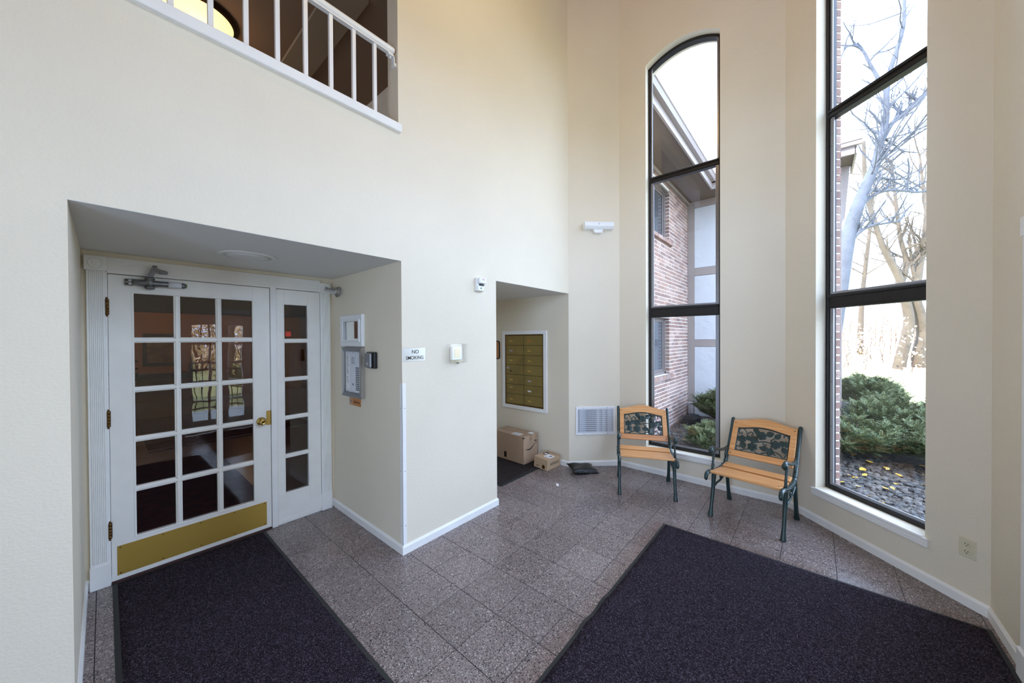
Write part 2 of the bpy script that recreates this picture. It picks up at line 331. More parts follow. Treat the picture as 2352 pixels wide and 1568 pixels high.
# ------------------------------------------------------------------ mesh building
class MB:
    def __init__(self):
        self.bm = bmesh.new()

    def _xf(self, verts, m):
        if m is not None: bmesh.ops.transform(self.bm, matrix=m, verts=verts)

    def box(self, x0, x1, y0, y1, z0, z1, bev=0.0, m=None, seg=1):
        r = bmesh.ops.create_cube(self.bm, size=1.0)
        vs_ = r['verts']
        for v in vs_:
            v.co = Vector(((x0+x1)/2 + v.co.x*(x1-x0), (y0+y1)/2 + v.co.y*(y1-y0), (z0+z1)/2 + v.co.z*(z1-z0)))
        if bev > 0:
            b = min(bev, 0.49*min(abs(x1-x0), abs(y1-y0), abs(z1-z0)))
            es = list({e for v in vs_ for e in v.link_edges})
            rr = bmesh.ops.bevel(self.bm, geom=es, offset=b, segments=seg, affect='EDGES', profile=0.5)
            if m is not None:
                vset = set(rr['verts'])
                for f in rr['faces']: vset.update(f.verts)
                bmesh.ops.transform(self.bm, matrix=m, verts=list(vset))
            return self
        self._xf(vs_, m)
        return self

    def hexa(self, p):
        """8 points: bottom ring 0-3, top ring 4-7."""
        v = [self.bm.verts.new(q) for q in p]
        for f in ((0, 3, 2, 1), (4, 5, 6, 7), (0, 1, 5, 4), (1, 2, 6, 5), (2, 3, 7, 6), (3, 0, 4, 7)):
            self.bm.faces.new([v[i] for i in f])
        return self

    def poly(self, pts, thick, axis, m=None):
        """Extrude a 2-D outline. axis 'y': pts are (x, z), from y=thick[0] to thick[1]; 'x': (y, z); 'z': (x, y)."""
        def P(a, b, t):
            return {'y': (a, t, b), 'x': (t, a, b), 'z': (a, b, t)}[axis]
        n = len(pts)
        a = [self.bm.verts.new(P(p[0], p[1], thick[0])) for p in pts]
        b = [self.bm.verts.new(P(p[0], p[1], thick[1])) for p in pts]
        fs = [self.bm.faces.new(a), self.bm.faces.new(b[::-1])]
        for i in range(n):
            fs.append(self.bm.faces.new((a[i], b[i], b[(i+1) % n], a[(i+1) % n])))
        self._xf(a+b, m)
        return self

    def tube(self, pts, rad, seg=8, cap=True, m=None, flat=None):
        """Round bar along points; rad a number or a list; flat=(axis Vector, factor) squashes the section along an axis."""
        pts = [Vector(p) for p in pts]; n = len(pts)
        if not isinstance(rad, (list, tuple)): rad = [rad]*n
        rings = []; up = None
        for i, p in enumerate(pts):
            t = (pts[min(n-1, i+1)] - pts[max(0, i-1)])
            t = t.normalized() if t.length > 1e-9 else Vector((0, 0, 1))
            if up is None:
                up = Vector((0, 0, 1)) if abs(t.z) < 0.9 else Vector((1, 0, 0))
            a = t.cross(up)
            if a.length < 1e-6: a = t.orthogonal()
            a.normalize(); b = a.cross(t).normalized(); up = b
            ring = []
            for k in range(seg):
                w = 2*pi*k/seg
                o = a*cos(w)*rad[i] + b*sin(w)*rad[i]
                if flat:
                    o = o - flat[0]*(o.dot(flat[0]))*(1-flat[1])
                ring.append(self.bm.verts.new(p+o))
            rings.append(ring)
        for i in range(n-1):
            for k in range(seg):
                k2 = (k+1) % seg
                f = self.bm.faces.new((rings[i][k], rings[i][k2], rings[i+1][k2], rings[i+1][k])); f.smooth = True
        if cap:
            self.bm.faces.new(rings[0][::-1]); self.bm.faces.new(rings[-1])
        self._xf([v for r in rings for v in r], m)
        return self

    def lathe(self, prof, seg=24, m=None, smooth=True):
        """prof list of (r, z) revolved about z."""
        rings = []
        for r, z in prof:
            rings.append([self.bm.verts.new((max(r, 1e-5)*cos(2*pi*k/seg), max(r, 1e-5)*sin(2*pi*k/seg), z)) for k in range(seg)])
        for i in range(len(rings)-1):
            for k in range(seg):
                k2 = (k+1) % seg
                f = self.bm.faces.new((rings[i][k], rings[i][k2], rings[i+1][k2], rings[i+1][k])); f.smooth = smooth
        self.bm.faces.new(rings[0][::-1]); self.bm.faces.new(rings[-1])
        self._xf([v for r in rings for v in r], m)
        return self

    def quad(self, *p):
        self.bm.faces.new([self.bm.verts.new(q) for q in p]); return self

    def build(self, name, material, parent=None, label=None, kind=None):
        bmesh.ops.recalc_face_normals(self.bm, faces=self.bm.faces)
        me = bpy.data.meshes.new(name); self.bm.to_mesh(me); self.bm.free()
        me.materials.append(material if not isinstance(material, str) else M[material])
        o = bpy.data.objects.new(name, me); col.objects.link(o)
        if parent is not None: o.parent = parent
        if label: o['label'] = label
        if kind: o['kind'] = kind
        return o


def pydata(name, verts, faces, material, parent=None, kind=None):
    me = bpy.data.meshes.new(name); me.from_pydata(verts, [], faces); me.update()
    me.materials.append(M[material]); o = bpy.data.objects.new(name, me); col.objects.link(o)
    if parent is not None: o.parent = parent
    if kind: o['kind'] = kind
    return o


def frame(p, deg, z=0.0):
    return Matrix.Translation((p[0], p[1], z)) @ Matrix.Rotation(radians(deg), 4, 'Z')


def thing(name, label, cat, mw=None, group=None):
    o = bpy.data.objects.new(name, None); col.objects.link(o); o.empty_display_size = 0.05
    if mw is not None: o.matrix_world = mw
    o['label'] = label; o['category'] = cat
    if group: o['group'] = group
    return o


def struct(name, mw=None):
    o = bpy.data.objects.new(name, None); col.objects.link(o); o.empty_display_size = 0.05
    if mw is not None: o.matrix_world = mw
    o['kind'] = 'structure'
    return o


def tag(o, label, cat, group=None, kind=None):
    o['label'] = label; o['category'] = cat
    if group: o['group'] = group
    if kind: o['kind'] = kind
    return o


def text(name, body, size, material, parent, m, ext=0.0006, sx=1.0, align='CENTER', label=None, spacing=1.0):
    cu = bpy.data.curves.new(name, 'FONT'); cu.body = body; cu.size = size; cu.extrude = ext
    cu.offset = size*0.006; cu.align_x = align; cu.align_y = 'CENTER'; cu.space_character = spacing
    tmp = bpy.data.objects.new(name, cu); col.objects.link(tmp)
    dg = bpy.context.evaluated_depsgraph_get()
    me = bpy.data.meshes.new_from_object(tmp.evaluated_get(dg)); bpy.data.objects.remove(tmp); bpy.data.curves.remove(cu)
    me.name = name
    me.transform(Matrix.Diagonal((sx, 1, 1, 1))); me.transform(m)
    me.materials.clear(); me.materials.append(M[material])
    o = bpy.data.objects.new(name, me); col.objects.link(o)
    if parent is not None: o.parent = parent
    if label: o['label'] = label
    return o


# text stands in a frame whose x runs along the wall seen from the room, -y faces the room
TXT = Matrix.Rotation(radians(90), 4, 'X')
def tm(x, y, z): return Matrix.Translation((x, y, z)) @ TXT

# ------------------------------------------------------------------ plan
S2 = sqrt(0.5)
X1, X2, X3, X4, YA, YD = -0.093, 1.440, 2.461, 3.776, 2.317, 3.520
ZR, ZA, ZB, TOP = 2.183, 2.160, 3.115, 6.25
P2 = (4.237, 1.856); P3 = (4.237, 0.207); P4 = (3.268, -0.763)
FA = frame((0, YA), 0)                      # wall A: x along the wall, y out of the room
FB = frame((X4, YA), -45); FC = frame(P2, -90); FD = frame(P3, -135); FE = frame(P4, 180)
LB, LC, LD = 0.652, 1.650, 1.371
XW = -1.75                                  # side wall behind the left edge
WT = 0.24                                   # outer wall thickness
ARCH0, ARCH1 = 4.84, 4.965


def arch_z(s, s0, s1):
    u = (s-(s0+s1)/2)/((s1-s0)/2)
    h = ARCH1-ARCH0; w = (s1-s0)/2; R = (w*w+h*h)/(2*h)
    return ARCH1 - R + sqrt(max(0, R*R-(u*w)**2))


# ------------------------------------------------------------------ walls
W = MB()
W.box(XW-0.2, X1, YA, YA+0.14, 0, ZB)
W.box(X1, X2, YA, YA+0.14, ZR+0.002, ZB)
W.box(X2, X3, YA, YA+0.14, 0, ZB)
W.box(X3, X4+0.3, YA, YA+0.14, ZA+0.002, ZB)
W.box(1.425, X4+0.3, YA, YA+0.14, ZB, TOP)
W.box(XW-0.2, 1.425, YA, YA+0.14, 5.6, TOP)
W.build('wall_left', 'wall', kind='structure')
W = MB(); W.box(X1-0.14, X1, YA+0.14, YD+0.1, 0, ZR+0.1); W.build('wall_recess_left', 'wall', kind='structure')
W = MB(); W.box(X2, X2+0.14, YA+0.14, YD+0.1, 0, ZR+0.1); W.build('wall_recess_right', 'wall', kind='structure')
W = MB()
W.box(X1, 0.005, YD, YD+0.12, 0, ZR+0.1); W.box(1.33, X2, YD, YD+0.12, 0, ZR+0.1); W.box(0.005, 1.33, YD, YD+0.12, 2.06, ZR+0.1)
W.build('wall_recess_back', 'wall', kind='structure')
W = MB(); W.box(X3-0.14, X3, YA+0.14, 4.0, 0, ZA+0.1); W.build('wall_alcove_left', 'wall', kind='structure')
W = MB(); W.box(X4, X4+0.3, YA, 4.0, 0, ZA); W.build('wall_alcove_right', 'wall', kind='structure')
W = MB(); W.box(X3, X4, 3.86, 4.0, 0, ZA+0.1); W.build('wall_alcove_back', 'wall', kind='structure')
W = MB(); W.box(X1, X2, YA+0.0005, YD+0.1, ZR, ZR+0.12); W.build('ceiling_recess', 'ceil', kind='structure')
W = MB(); W.box(X3, X4, YA+0.0005, 4.0, ZA, ZA+0.12); W.build('ceiling_alcove', 'ceil', kind='structure')


def facet_wall(name, F, length, windows, ext0=0.0, ext1=0.0, thick=WT):
    """windows: list of (s0, s1, z0, arched, ztop)."""
    w = MB()
    def bx(s0, s1, z0, z1):
        if z1 > z0: w.box(s0, s1, 0, thick, z0, z1)
    s = -ext0
    for (s0, s1, z0, arched, zt) in windows:
        bx(s, s0, 0, TOP); bx(s0, s1, 0, z0)
        if arched:
            n = 28
            for i in range(n):
                a, b = s0+(s1-s0)*i/n, s0+(s1-s0)*(i+1)/n
                za, zb = arch_z(a, s0, s1), arch_z(b, s0, s1)
                w.hexa([(a, 0, za), (b, 0, zb), (b, thick, zb), (a, thick, za), (a, 0, TOP), (b, 0, TOP), (b, thick, TOP), (a, thick, TOP)])
        else:
            bx(s0, s1, zt, TOP)
        s = s1
    bx(s, length+ext1, 0, TOP)
    o = w.build(name, 'wall', kind='structure'); o.matrix_world = F
    return o


facet_wall('wall_back', FB, LB, [], 0.0, 0.1)
C0, C1, D0, D1, ZS = 0.331, 1.106, 0.310, 1.072, 0.305
facet_wall('wall_far_right', FC, LC, [(C0, C1, ZS, True, 0)], 0.1, 0.1)
wall_d = facet_wall('wall_right', FD, LD, [(D0, D1, ZS, True, 0)], 0.1, 0.1, 0.20)
# entrance wall: door opening and an added daylight window over it (both behind the camera)
EDOOR0, EDOOR1 = P4[0]-1.775, P4[0]-0.83
LE = P4[0]-XW
EW0, EW1, EWZ0, EWZ1 = 0.40, 2.70, 2.38, 3.9
W = MB()
W.box(-0.1, EDOOR0, 0, WT, 0, EWZ0); W.box(EDOOR1, LE+0.2, 0, WT, 0, EWZ0); W.box(EDOOR0, EDOOR1, 0, WT, 2.06, EWZ0)
W.box(-0.1, EW0, 0, WT, EWZ0, EWZ1); W.box(EW1, LE+0.2, 0, WT, EWZ0, EWZ1); W.box(-0.1, LE+0.2, 0, WT, EWZ1, TOP)
W = W.build('wall_front', 'wall', kind='structure'); W.matrix_world = FE
EL0, EL1, ELZ0, ELZ1 = 0.12, 1.62, 0.10, 2.35  # opening for the added side window
FS = frame((XW, -0.763), 90)
W = MB(); LS_ = YA+0.763
W.box(-0.2, EL0, 0, 0.2, 0, TOP); W.box(EL1, LS_, 0, 0.2, 0, TOP); W.box(EL0, EL1, 0, 0.2, 0, ELZ0); W.box(EL0, EL1, 0, 0.2, ELZ1, TOP)
W = W.build('wall_side', 'wall', kind='structure'); W.matrix_world = FS
W = MB(); W.box(XW-0.4, 4.7, -1.05, YA+0.14, TOP, TOP+0.15); W.build('ceiling', 'ceilbrown', kind='structure')

# ------------------------------------------------------------------ floor: one object per tile
floor = MB(); floor.box(XW-0.1, 4.6, -0.95, 3.53, -0.09, -0.0014); floor.box(X3-0.1, X4+0.1, 3.53, 3.9, -0.09, -0.0014)
floor = floor.build('floor', 'grout', kind='structure')
TS = 0.3045; TX0, TY0 = 1.171, 1.4025
tb = MB(); g = 0.0017
tb.box(-TS/2+g, TS/2-g, -TS/2+g, TS/2-g, -0.010, 0.0, 0.0006)
tile_me = None


def inside(x, y):
    if y > YA:
        return (X1-0.16 < x < X2+0.16 and y < YD+0.16) or (X3-0.16 < x < X4+0.16 and y < 3.9+0.16)
    if x < -0.75 or y < -0.763-0.16: return False
    # bay: facets B, C, D
    if x > P2[0]+0.16: return False
    if (x-X4)+(y-YA) > 0.16*1.5 and x > X4 and y > P2[1]: return False
    if x > P4[0] and y < P3[1] and (x-P3[0])-(y-P3[1]) > 0.25: return False
    return True


n = 0
for i in range(-7, 12):
    for j in range(-8, 10):
        x = TX0+TS*(i+0.5); y = TY0+TS*(j+0.5)
        if not inside(x, y): continue
        if tile_me is None:
            o = tb.build('tile', 'tile', floor); tile_me = o.data
        else:
            o = bpy.data.objects.new('tile', tile_me); col.objects.link(o); o.parent = floor
        o.location = (x, y, random.uniform(-0.0004, 0.0)); o.rotation_euler = (random.gauss(0, 0.0007), random.gauss(0, 0.0007), 0)
        n += 1

# ------------------------------------------------------------------ baseboards
BH = 0.068


def baseboard(name, F, s0, s1, m0=0.0, m1=0.0):
    """m0/m1: how far the room face is cut back (+) or grown (-) at either end per unit thickness."""
    t = 0.012
    b = MB()
    prof = [(0, 0), (-t, 0), (-t, BH-0.016), (-t*0.45, BH-0.004), (-t*0.3, BH), (0, BH)]
    a = [b.bm.verts.new((s0-y*m0, y, z)) for y, z in prof]
    c = [b.bm.verts.new((s1+y*m1, y, z)) for y, z in prof]
    for i in range(len(prof)):
        j = (i+1) % len(prof)
        b.bm.faces.new((a[i], a[j], c[j], c[i]))
    b.bm.faces.new(a); b.bm.faces.new(c[::-1])
    o = b.build(name, 'trim', kind='structure'); o.matrix_world = F
    return o


k = 0.4142
baseboard('baseboard_left', FA, X2, X3, -1, -1)
baseboard('baseboard_far_left', FA, XW, X1, 0, -1)
baseboard('baseboard_recess_right', frame((X2, YD), -90), 0.0, YD-YA, 0, -1)
baseboard('baseboard_recess_left', frame((X1, YA), 90), 0.0, YD-YA, -1, 0)
baseboard('baseboard_alcove_left', frame((X3, YA), 90), 0.0, 1.54, -1, 0)
baseboard('baseboard_alcove_right', frame((X4, 3.86), -90), 0.0, 3.86-YA, 0, k)
baseboard('baseboard_back', FB, 0, LB, -k, k)
baseboard('baseboard_far_right', FC, 0, LC, k, k)
baseboard('baseboard_right', FD, 0, LD, k, k)
baseboard('baseboard_front', FE, 0, 0.45, k, 0)
b = MB(); b.box(X1, -0.07, YD-0.012, YD, 0, 0.075, 0.003); b.build('baseboard_recess_back', 'trim', kind='structure')
b = MB(); b.box(1.41, X2, YD-0.012, YD, 0, 0.075, 0.003); b.build('baseboard_recess_corner', 'trim', kind='structure')


# ------------------------------------------------------------------ tall bay windows
def bay_window(name, F, s0, s1):
    w = struct(name, F)
    oy0, oy1 = 0.088, 0.165
    f = MB(); t = 0.026
    f.box(s0, s0+t, oy0, oy1, ZS, ARCH0+0.02, 0.003); f.box(s1-t, s1, oy0, oy1, ZS, ARCH0+0.02, 0.003)
    f.box(s0+t, s1-t, oy0, oy1, ZS-0.003, ZS+0.032, 0.003)
    n = 26
    for i in range(n):
        a, b2 = s0+(s1-s0)*i/n, s0+(s1-s0)*(i+1)/n
        za, zb = arch_z(a, s0, s1), arch_z(b2, s0, s1)
        f.hexa([(a, oy0, za-0.032), (b2, oy0, zb-0.032), (b2, oy1, zb-0.032), (a, oy1, za-0.032), (a, oy0, za), (b2, oy0, zb), (b2, oy1, zb), (a, oy1, za)])
    f.build('window_frame', 'bronze', w)
    for z0, z1 in ((1.850, 1.968), (3.470, 3.538)):
        r = MB()
        r.box(s0+t, s1-t, oy0+0.006, oy1, z0, z1, 0.003)
        r.box(s0+t, s1-t, oy0-0.008, oy0+0.012, z1-0.026, z1-0.004, 0.003)
        r.box(s0+t, s1-t, oy0-0.004, oy0+0.012, z0+0.004, z0+0.016, 0.002)
        r.build('crossbar', 'bronze', w)
    st = MB(); st2 = MB()
    for z0, z1 in ((ZS+0.034, 1.85), (1.968, 3.47)):
        for a, b2 in ((s0+t, s0+t+0.034), (s1-t-0.034, s1-t)):
            st.box(a, b2, 0.100, 0.112, z0, z1, 0.002)
        st.box(s0+t+0.034, s1-t-0.034, 0.100, 0.112, z0, z0+0.020, 0.002)
        for a in (s0+t+0.017, s1-t-0.017):
            zz = z0+0.12
            while zz < z1-0.05:
                st2.lathe([(0.0035, 0), (0.0025, 0.0018)], 8, Matrix.Translation((a, 0.100, zz)) @ Matrix.Rotation(radians(90), 4, 'X')); zz += 0.38
    st.build('glazing_stop', 'alu', w, 'brushed metal strip holding the pane'); st2.build('screw', 'bronze', w, kind='stuff')
    st = MB()
    st.box(s0+t, s0+t+0.02, 0.100, 0.112, 3.54, ARCH0, 0.002); st.box(s1-t-0.02, s1-t, 0.100, 0.112, 3.54, ARCH0, 0.002)
    st.build('upper_stop', 'alu', w)
    for z0, z1 in ((ZS+0.03, 1.852), (1.966, 3.472)):
        g_ = MB(); g_.box(s0+t-0.004, s1-t+0.004, 0.118, 0.124, z0, z1); g_.build('pane', 'glass', w)
    g_ = MB()
    pts = [(s0+t-0.004, 3.536), (s1-t+0.004, 3.536)]
    for i in range(21):
        a = s1-t-(s1-s0-2*t)*i/20; pts.append((a, arch_z(a, s0, s1)-0.03))
    g_.poly(pts, (0.118, 0.124), 'y'); g_.build('pane', 'glass', w)
    si = MB()
    si.box(s0+0.001, s1-0.001, -0.024, 0.09, ZS-0.018, ZS-0.001, 0.004)
    si.box(s0-0.022, s1+0.022, -0.020, 0.0, ZS-0.066, ZS-0.018, 0.003)
    si.box(s0-0.026, s1+0.026, -0.026, 0.0, ZS-0.020, ZS-0.006, 0.004)
    si.box(s0-0.022, s1+0.022, -0.0225, 0.0, ZS-0.043, ZS-0.036, 0.002)
    si.build('window_sill', 'trim', w)
    return w


bay_window('window_1', FC, C0, C1)
bay_window('window_2', FD, D0, D1)
ew = struct('window_added_front', FE)  # window out of view, added and sized for the daylight it lets in
f = MB()
for a_, b_, c_, d_ in ((EW0, EW0+0.05, EWZ0, EWZ1), (EW1-0.05, EW1, EWZ0, EWZ1), (EW0, EW1, EWZ0, EWZ0+0.05), (EW0, EW1, EWZ1-0.05, EWZ1)):
    f.box(a_, b_, 0.09, 0.165, c_, d_, 0.003)
f.build('window_frame', 'bronze', ew)
lw_ = struct('window_added_side', FS)  # unseen window added to bring low blue skylight onto the recess wall
f = MB()
for a_, b_, c_, d_ in ((EL0, EL0+0.05, ELZ0, ELZ1), (EL1-0.05, EL1, ELZ0, ELZ1), (EL0, EL1, ELZ0, ELZ0+0.05), (EL0, EL1, ELZ1-0.05, ELZ1), ((EL0+EL1)/2-0.03, (EL0+EL1)/2+0.03, ELZ0+0.04, ELZ1-0.04)):
    f.box(a_, b_, 0.09, 0.165, c_, d_, 0.003)
f.build('window_frame', 'bronze', lw_)
for a_, b_ in ((EL0+0.04, (EL0+EL1)/2-0.02), ((EL0+EL1)/2+0.02, EL1-0.04)):
    f = MB(); f.box(a_, b_, 0.118, 0.124, ELZ0+0.04, ELZ1-0.04); f.build('pane', 'glass', lw_)
f = MB(); f.box((EW0+EW1)/2-0.03, (EW0+EW1)/2+0.03, 0.095, 0.165, EWZ0+0.05, EWZ1-0.05, 0.003); f.build('mullion', 'bronze', ew)
for a_, b_ in ((EW0+0.04, (EW0+EW1)/2-0.02), ((EW0+EW1)/2+0.02, EW1-0.04)):
    f = MB(); f.box(a_, b_, 0.118, 0.124, EWZ0+0.04, EWZ1-0.04); f.build('pane', 'glass', ew)
# brick veneer jamb of window 2, seen edge-on outside the glass
bj = MB(); bj.box(D0-0.21, D0+0.004, 0.168, 0.219, 0.0, 5.4); bj = bj.build('trim_1', 'mortar', kind='structure'); bj.matrix_world = FD
bme = None
for i in range(80):
    z = 0.235+i*0.0677
    if z > 5.2: break
    if bme is None:
        t = MB(); t.box(-0.195, 0.0, 0.0, 0.060, 0, 0.0555, 0.003); o = t.build('brick', 'brick', bj); bme = o.data
    else:
        o = bpy.data.objects.new('brick', bme); col.objects.link(o); o.parent = bj
    o.location = (D0+0.010+random.uniform(-0.002, 0.002), 0.163+random.uniform(-0.002, 0.002), z)

# ------------------------------------------------------------------ recess: door unit
def panes_grid(xs, zs):
    return [(a, b, c, d) for (a, b) in xs for (c, d) in zs]


def glazed_leaf(parent, x0, x1, z0, z1, gx0, gx1, gz0, gz1, nc, nr, y0, y1, name='door_leaf', gap=0.036, glass='oldglass'):
    """Stile-and-rail leaf with a grid of real panes. Returns the leaf; panes are its children."""
    pw = (gx1-gx0-gap*(nc-1))/nc; ph = (gz1-gz0-gap*(nr-1))/nr
    l = MB()
    l.box(x0, gx0, y0, y1, z0, z1, 0.002); l.box(gx1, x1, y0, y1, z0, z1, 0.002)
    l.box(gx0-0.001, gx1+0.001, y0, y1, gz1, z1, 0.002); l.box(gx0-0.001, gx1+0.001, y0, y1, z0, gz0, 0.002)
    for c in range(nc-1):
        a = gx0+(c+1)*pw+c*gap
        l.box(a, a+gap, y0+0.009, y1-0.004, gz0, gz1, 0.002); l.box(a+0.007, a+gap-0.007, y0+0.003, y0+0.010, gz0, gz1, 0.004)
    for r in range(nr-1):
        a = gz0+(r+1)*ph+r*gap
        l.box(gx0, gx1, y0+0.009, y1-0.004, a, a+gap, 0.002); l.box(gx0, gx1, y0+0.0028, y0+0.010, a+0.007, a+gap-0.007, 0.004)
    # sticking round the whole glazed field
    for a, b, c, d in ((gx0-0.010, gx0+0.004, gz0-0.004, gz1+0.004), (gx1-0.004, gx1+0.010, gz0-0.004, gz1+0.004)):
        l.box(a, b, y0-0.002, y0+0.014, c, d, 0.004)
    for a, b, c, d in ((gx0-0.010, gx1+0.010, gz0-0.010, gz0+0.004), (gx0-0.010, gx1+0.010, gz1-0.004, gz1+0.010)):
        l.box(a, b, y0-0.002, y0+0.014, c, d, 0.004)
    leaf = l.build(name, 'door', parent)
    for c in range(nc):
        for r in range(nr):
            a = gx0+c*(pw+gap); z = gz0+r*(ph+gap); ym = (y0+y1)/2
            p = MB(); p.box(a-0.003, a+pw+0.003, ym-0.002, ym+0.002, z-0.003, z+ph+0.003)
            o = p.build('pane', glass, leaf)
    return leaf


door = struct('door_1')
DY0, DY1 = YD-0.018, YD+0.026
leaf = glazed_leaf(door, 0.018, 0.918, 0.014, 2.042, 0.130, 0.800, 0.270, 1.928, 3, 5, DY0, DY1)
# kick plate with screws
b = MB(); b.box(0.043, 0.883, DY0-0.0018, DY0, 0.045, 0.240, 0.0008); kp = b.build('kick_plate', 'brass', door)
b = MB()
for sx in (0.058, 0.26, 0.463, 0.666, 0.868):
    for sz in (0.058, 0.228):
        b.lathe([(0.0045, 0), (0.003, 0.0018)], 10, Matrix.Translation((sx, DY0-0.0018, sz)) @ Matrix.Rotation(radians(90), 4, 'X'))
b.build('screw', 'oldbrass', kp, kind='stuff')
for hz in (1.825, 1.091, 0.357):
    b = MB()
    for q in range(5):
        b.lathe([(0.0075, 0), (0.0075, 0.0195)], 12, Matrix.Translation((0.0135, DY0-0.008, hz-0.052+q*0.0208)))
    b.lathe([(0.004, 0), (0.006, 0.008), (0.002, 0.012)], 10, Matrix.Translation((0.0135, DY0-0.008, hz+0.052)))
    b.lathe([(0.002, -0.012), (0.006, -0.008), (0.004, 0)], 10, Matrix.Translation((0.0135, DY0-0.008, hz-0.052)))
    b.box(0.004, 0.024, DY0-0.004, DY0+0.006, hz-0.051, hz+0.051, 0.001)
    b.build('hinge', 'oldbrass', door)
# knob and latch guard
kn = MB(); RX = Matrix.Rotation(radians(90), 4, 'X')
kn.lathe([(0.034, 0), (0.034, 0.004), (0.026, 0.010), (0.014, 0.014), (0.0125, 0.026), (0.020, 0.032), (0.0265, 0.042), (0.027, 0.052), (0.023, 0.061), (0.015, 0.064), (0.013, 0.062), (0.009, 0.0625)], 32,
         Matrix.Translation((0.850, DY0, 0.925)) @ RX)
knob = kn.build('knob', 'polbrass', door)
b = MB(); b.lathe([(0.0085, 0.0), (0.0085, 0.0016), (0.0, 0.0016)], 16, Matrix.Translation((0.850, DY0-0.0622, 0.925)) @ RX); b.build('keyhole', 'oldbrass', knob)
b = MB(); b.box(0.886, 0.918, DY0-0.005, DY0, 0.885, 1.006, 0.003); lg = b.build('latch_guard', 'brass', door)
b = MB(); b.box(0.916, 0.937, DY0-0.007, DY0-0.001, 0.887, 1.004, 0.003); b.build('strike_lip', 'oldbrass', lg)
# door closer
dc = MB(); RY = Matrix.Rotation(radians(90), 4, 'Y'); cyy = DY0-0.034
dc.lathe([(0.017, 0), (0.021, 0.004), (0.021, 0.12), (0.0195, 0.125), (0.0195, 0.252), (0.016, 0.262)], 20, Matrix.Translation((0.128, cyy, 1.998)) @ RY)
dc.lathe([(0.020, -0.042), (0.026, -0.036), (0.026, -0.028), (0.022, -0.024), (0.022, 0.024), (0.026, 0.027), (0.024, 0.036), (0.016, 0.040)], 20, Matrix.Translation((0.209, cyy, 1.998)))
dc.box(0.128, 0.36, cyy+0.008, DY0, 1.983, 2.013, 0.003)
closer = dc.build('door_closer', 'steel', door, 'grey cylinder door closer')
b = MB(); b.box(0.092, 0.132, DY0-0.016, DY0, 1.976, 2.020, 0.003); bp = b.build('mounting_plate', 'steel', closer)
b = MB()
for q in (1.988, 2.008):
    b.lathe([(0.0072, 0), (0.0072, 0.003), (0.004, 0.004)], 14, Matrix.Translation((0.119, DY0-0.016, q)) @ RX)
b.build('screw_cap', 'plastic', closer, kind='stuff')
b = MB()
for q in (1.987, 2.009):
    b.lathe([(0.006, 0), (0.0, 0.0006)], 12, Matrix.Translation((0.102, DY0-0.016, q)) @ RX)
b.build('screw_hole', 'oldbrass', closer, kind='stuff')
b = MB(); b.poly([(0.192, 2.040), (0.225, 2.040), (0.250, 2.104), (0.224, 2.116)], (cyy-0.010, cyy-0.002), 'y')
b.lathe([(0.011, 0.0), (0.013, 0.006), (0.010, 0.010)], 14, Matrix.Translation((0.234, cyy-0.006, 2.112)))
b.poly([(0.228, 2.078), (0.288, 2.068), (0.300, 2.078), (0.290, 2.094), (0.240, 2.104)], (cyy+0.002, cyy+0.010), 'y')
b.box(0.255, 0.300, cyy+0.008, YD-0.032, 2.070, 2.092, 0.003)
b.build('closer_arm', 'steel', closer)
b = MB(); b.lathe([(0.0203, 0.172), (0.0203, 0.240)], 20, Matrix.Translation((0.128, cyy, 1.998)) @ RY); b.build('maker_label', 'panelgrey', closer, 'pale worn label wrapped round the closer')
b = MB(); b.lathe([(0.014, 0.262), (0.014, 0.270)], 14, Matrix.Translation((0.128, cyy, 1.998)) @ RY); b.build('end_cap', 'green', closer, 'green end cap')
b = MB(); b.box(0.018, 0.918, YD-0.03, YD+0.1, 0.0, 0.012, 0.002); b.build('threshold', 'threshold', door)

# sidelight, post and casing
sl = struct('window_3')
glazed_leaf(sl, 0.966, 1.318, 0.010, 2.042, 1.023, 1.215, 0.262, 1.915, 1, 5, DY0, DY1, 'sidelight_frame')
b = MB(); b.box(0.966, 1.315, DY0-0.006, DY0, 0.004, 0.040, 0.002); b.build('sidelight_sill', 'door', sl)
tr = struct('trim_2')
b = MB(); b.box(0.921, 0.965, YD-0.030, YD+0.03, 0.0, 2.05, 0.003); b.build('door_post', 'trim', tr)
b = MB(); b.box(0.0, 0.0165, YD-0.022, YD+0.03, 0.0, 2.05, 0.002); b.build('door_jamb', 'trim', tr)
b = MB()
b.box(0.014, 1.32, YD-0.030, YD, 2.046, 2.150, 0.003)
for q in range(7):
    b.box(0.017, 1.316, YD-0.0325, YD-0.029, 2.062+q*0.0115, 2.062+q*0.0115+0.0075, 0.0015)
b.build('header', 'trim', tr)


def pilaster(x0, x1, zt):
    b = MB(); b.box(x0, x1, YD-0.026, YD, 0.150, zt, 0.002)
    nfl = 8; w = (x1-x0-0.020)/nfl
    for q in range(nfl):
        a = x0+0.010+q*w
        b.box(a+0.0012, a+w-0.0012, YD-0.0305, YD-0.024, 0.165, zt, 0.0022)
    b.build('pilaster', 'trim', tr)
    b = MB(); b.box(x0-0.003, x1+0.003, YD-0.034, YD, 0.0, 0.150, 0.003); b.build('plinth', 'trim', tr)
    b = MB(); b.box(x0-0.009, x1+0.005, YD-0.036, YD, zt, zt+0.094, 0.003)
    xm = (x0+x1)/2-0.002; zm = zt+0.047
    b.lathe([(0.034, 0), (0.034, 0.002), (0.030, 0.004), (0.027, 0.002), (0.017, 0.002), (0.013, 0.005), (0.008, 0.006), (0.0, 0.004)], 28, Matrix.Translation((xm, YD-0.036, zm)) @ RX)
    b.build('rosette', 'trim', tr)


pilaster(-0.072, 0.012, 2.056); pilaster(1.321, 1.408, 2.038)
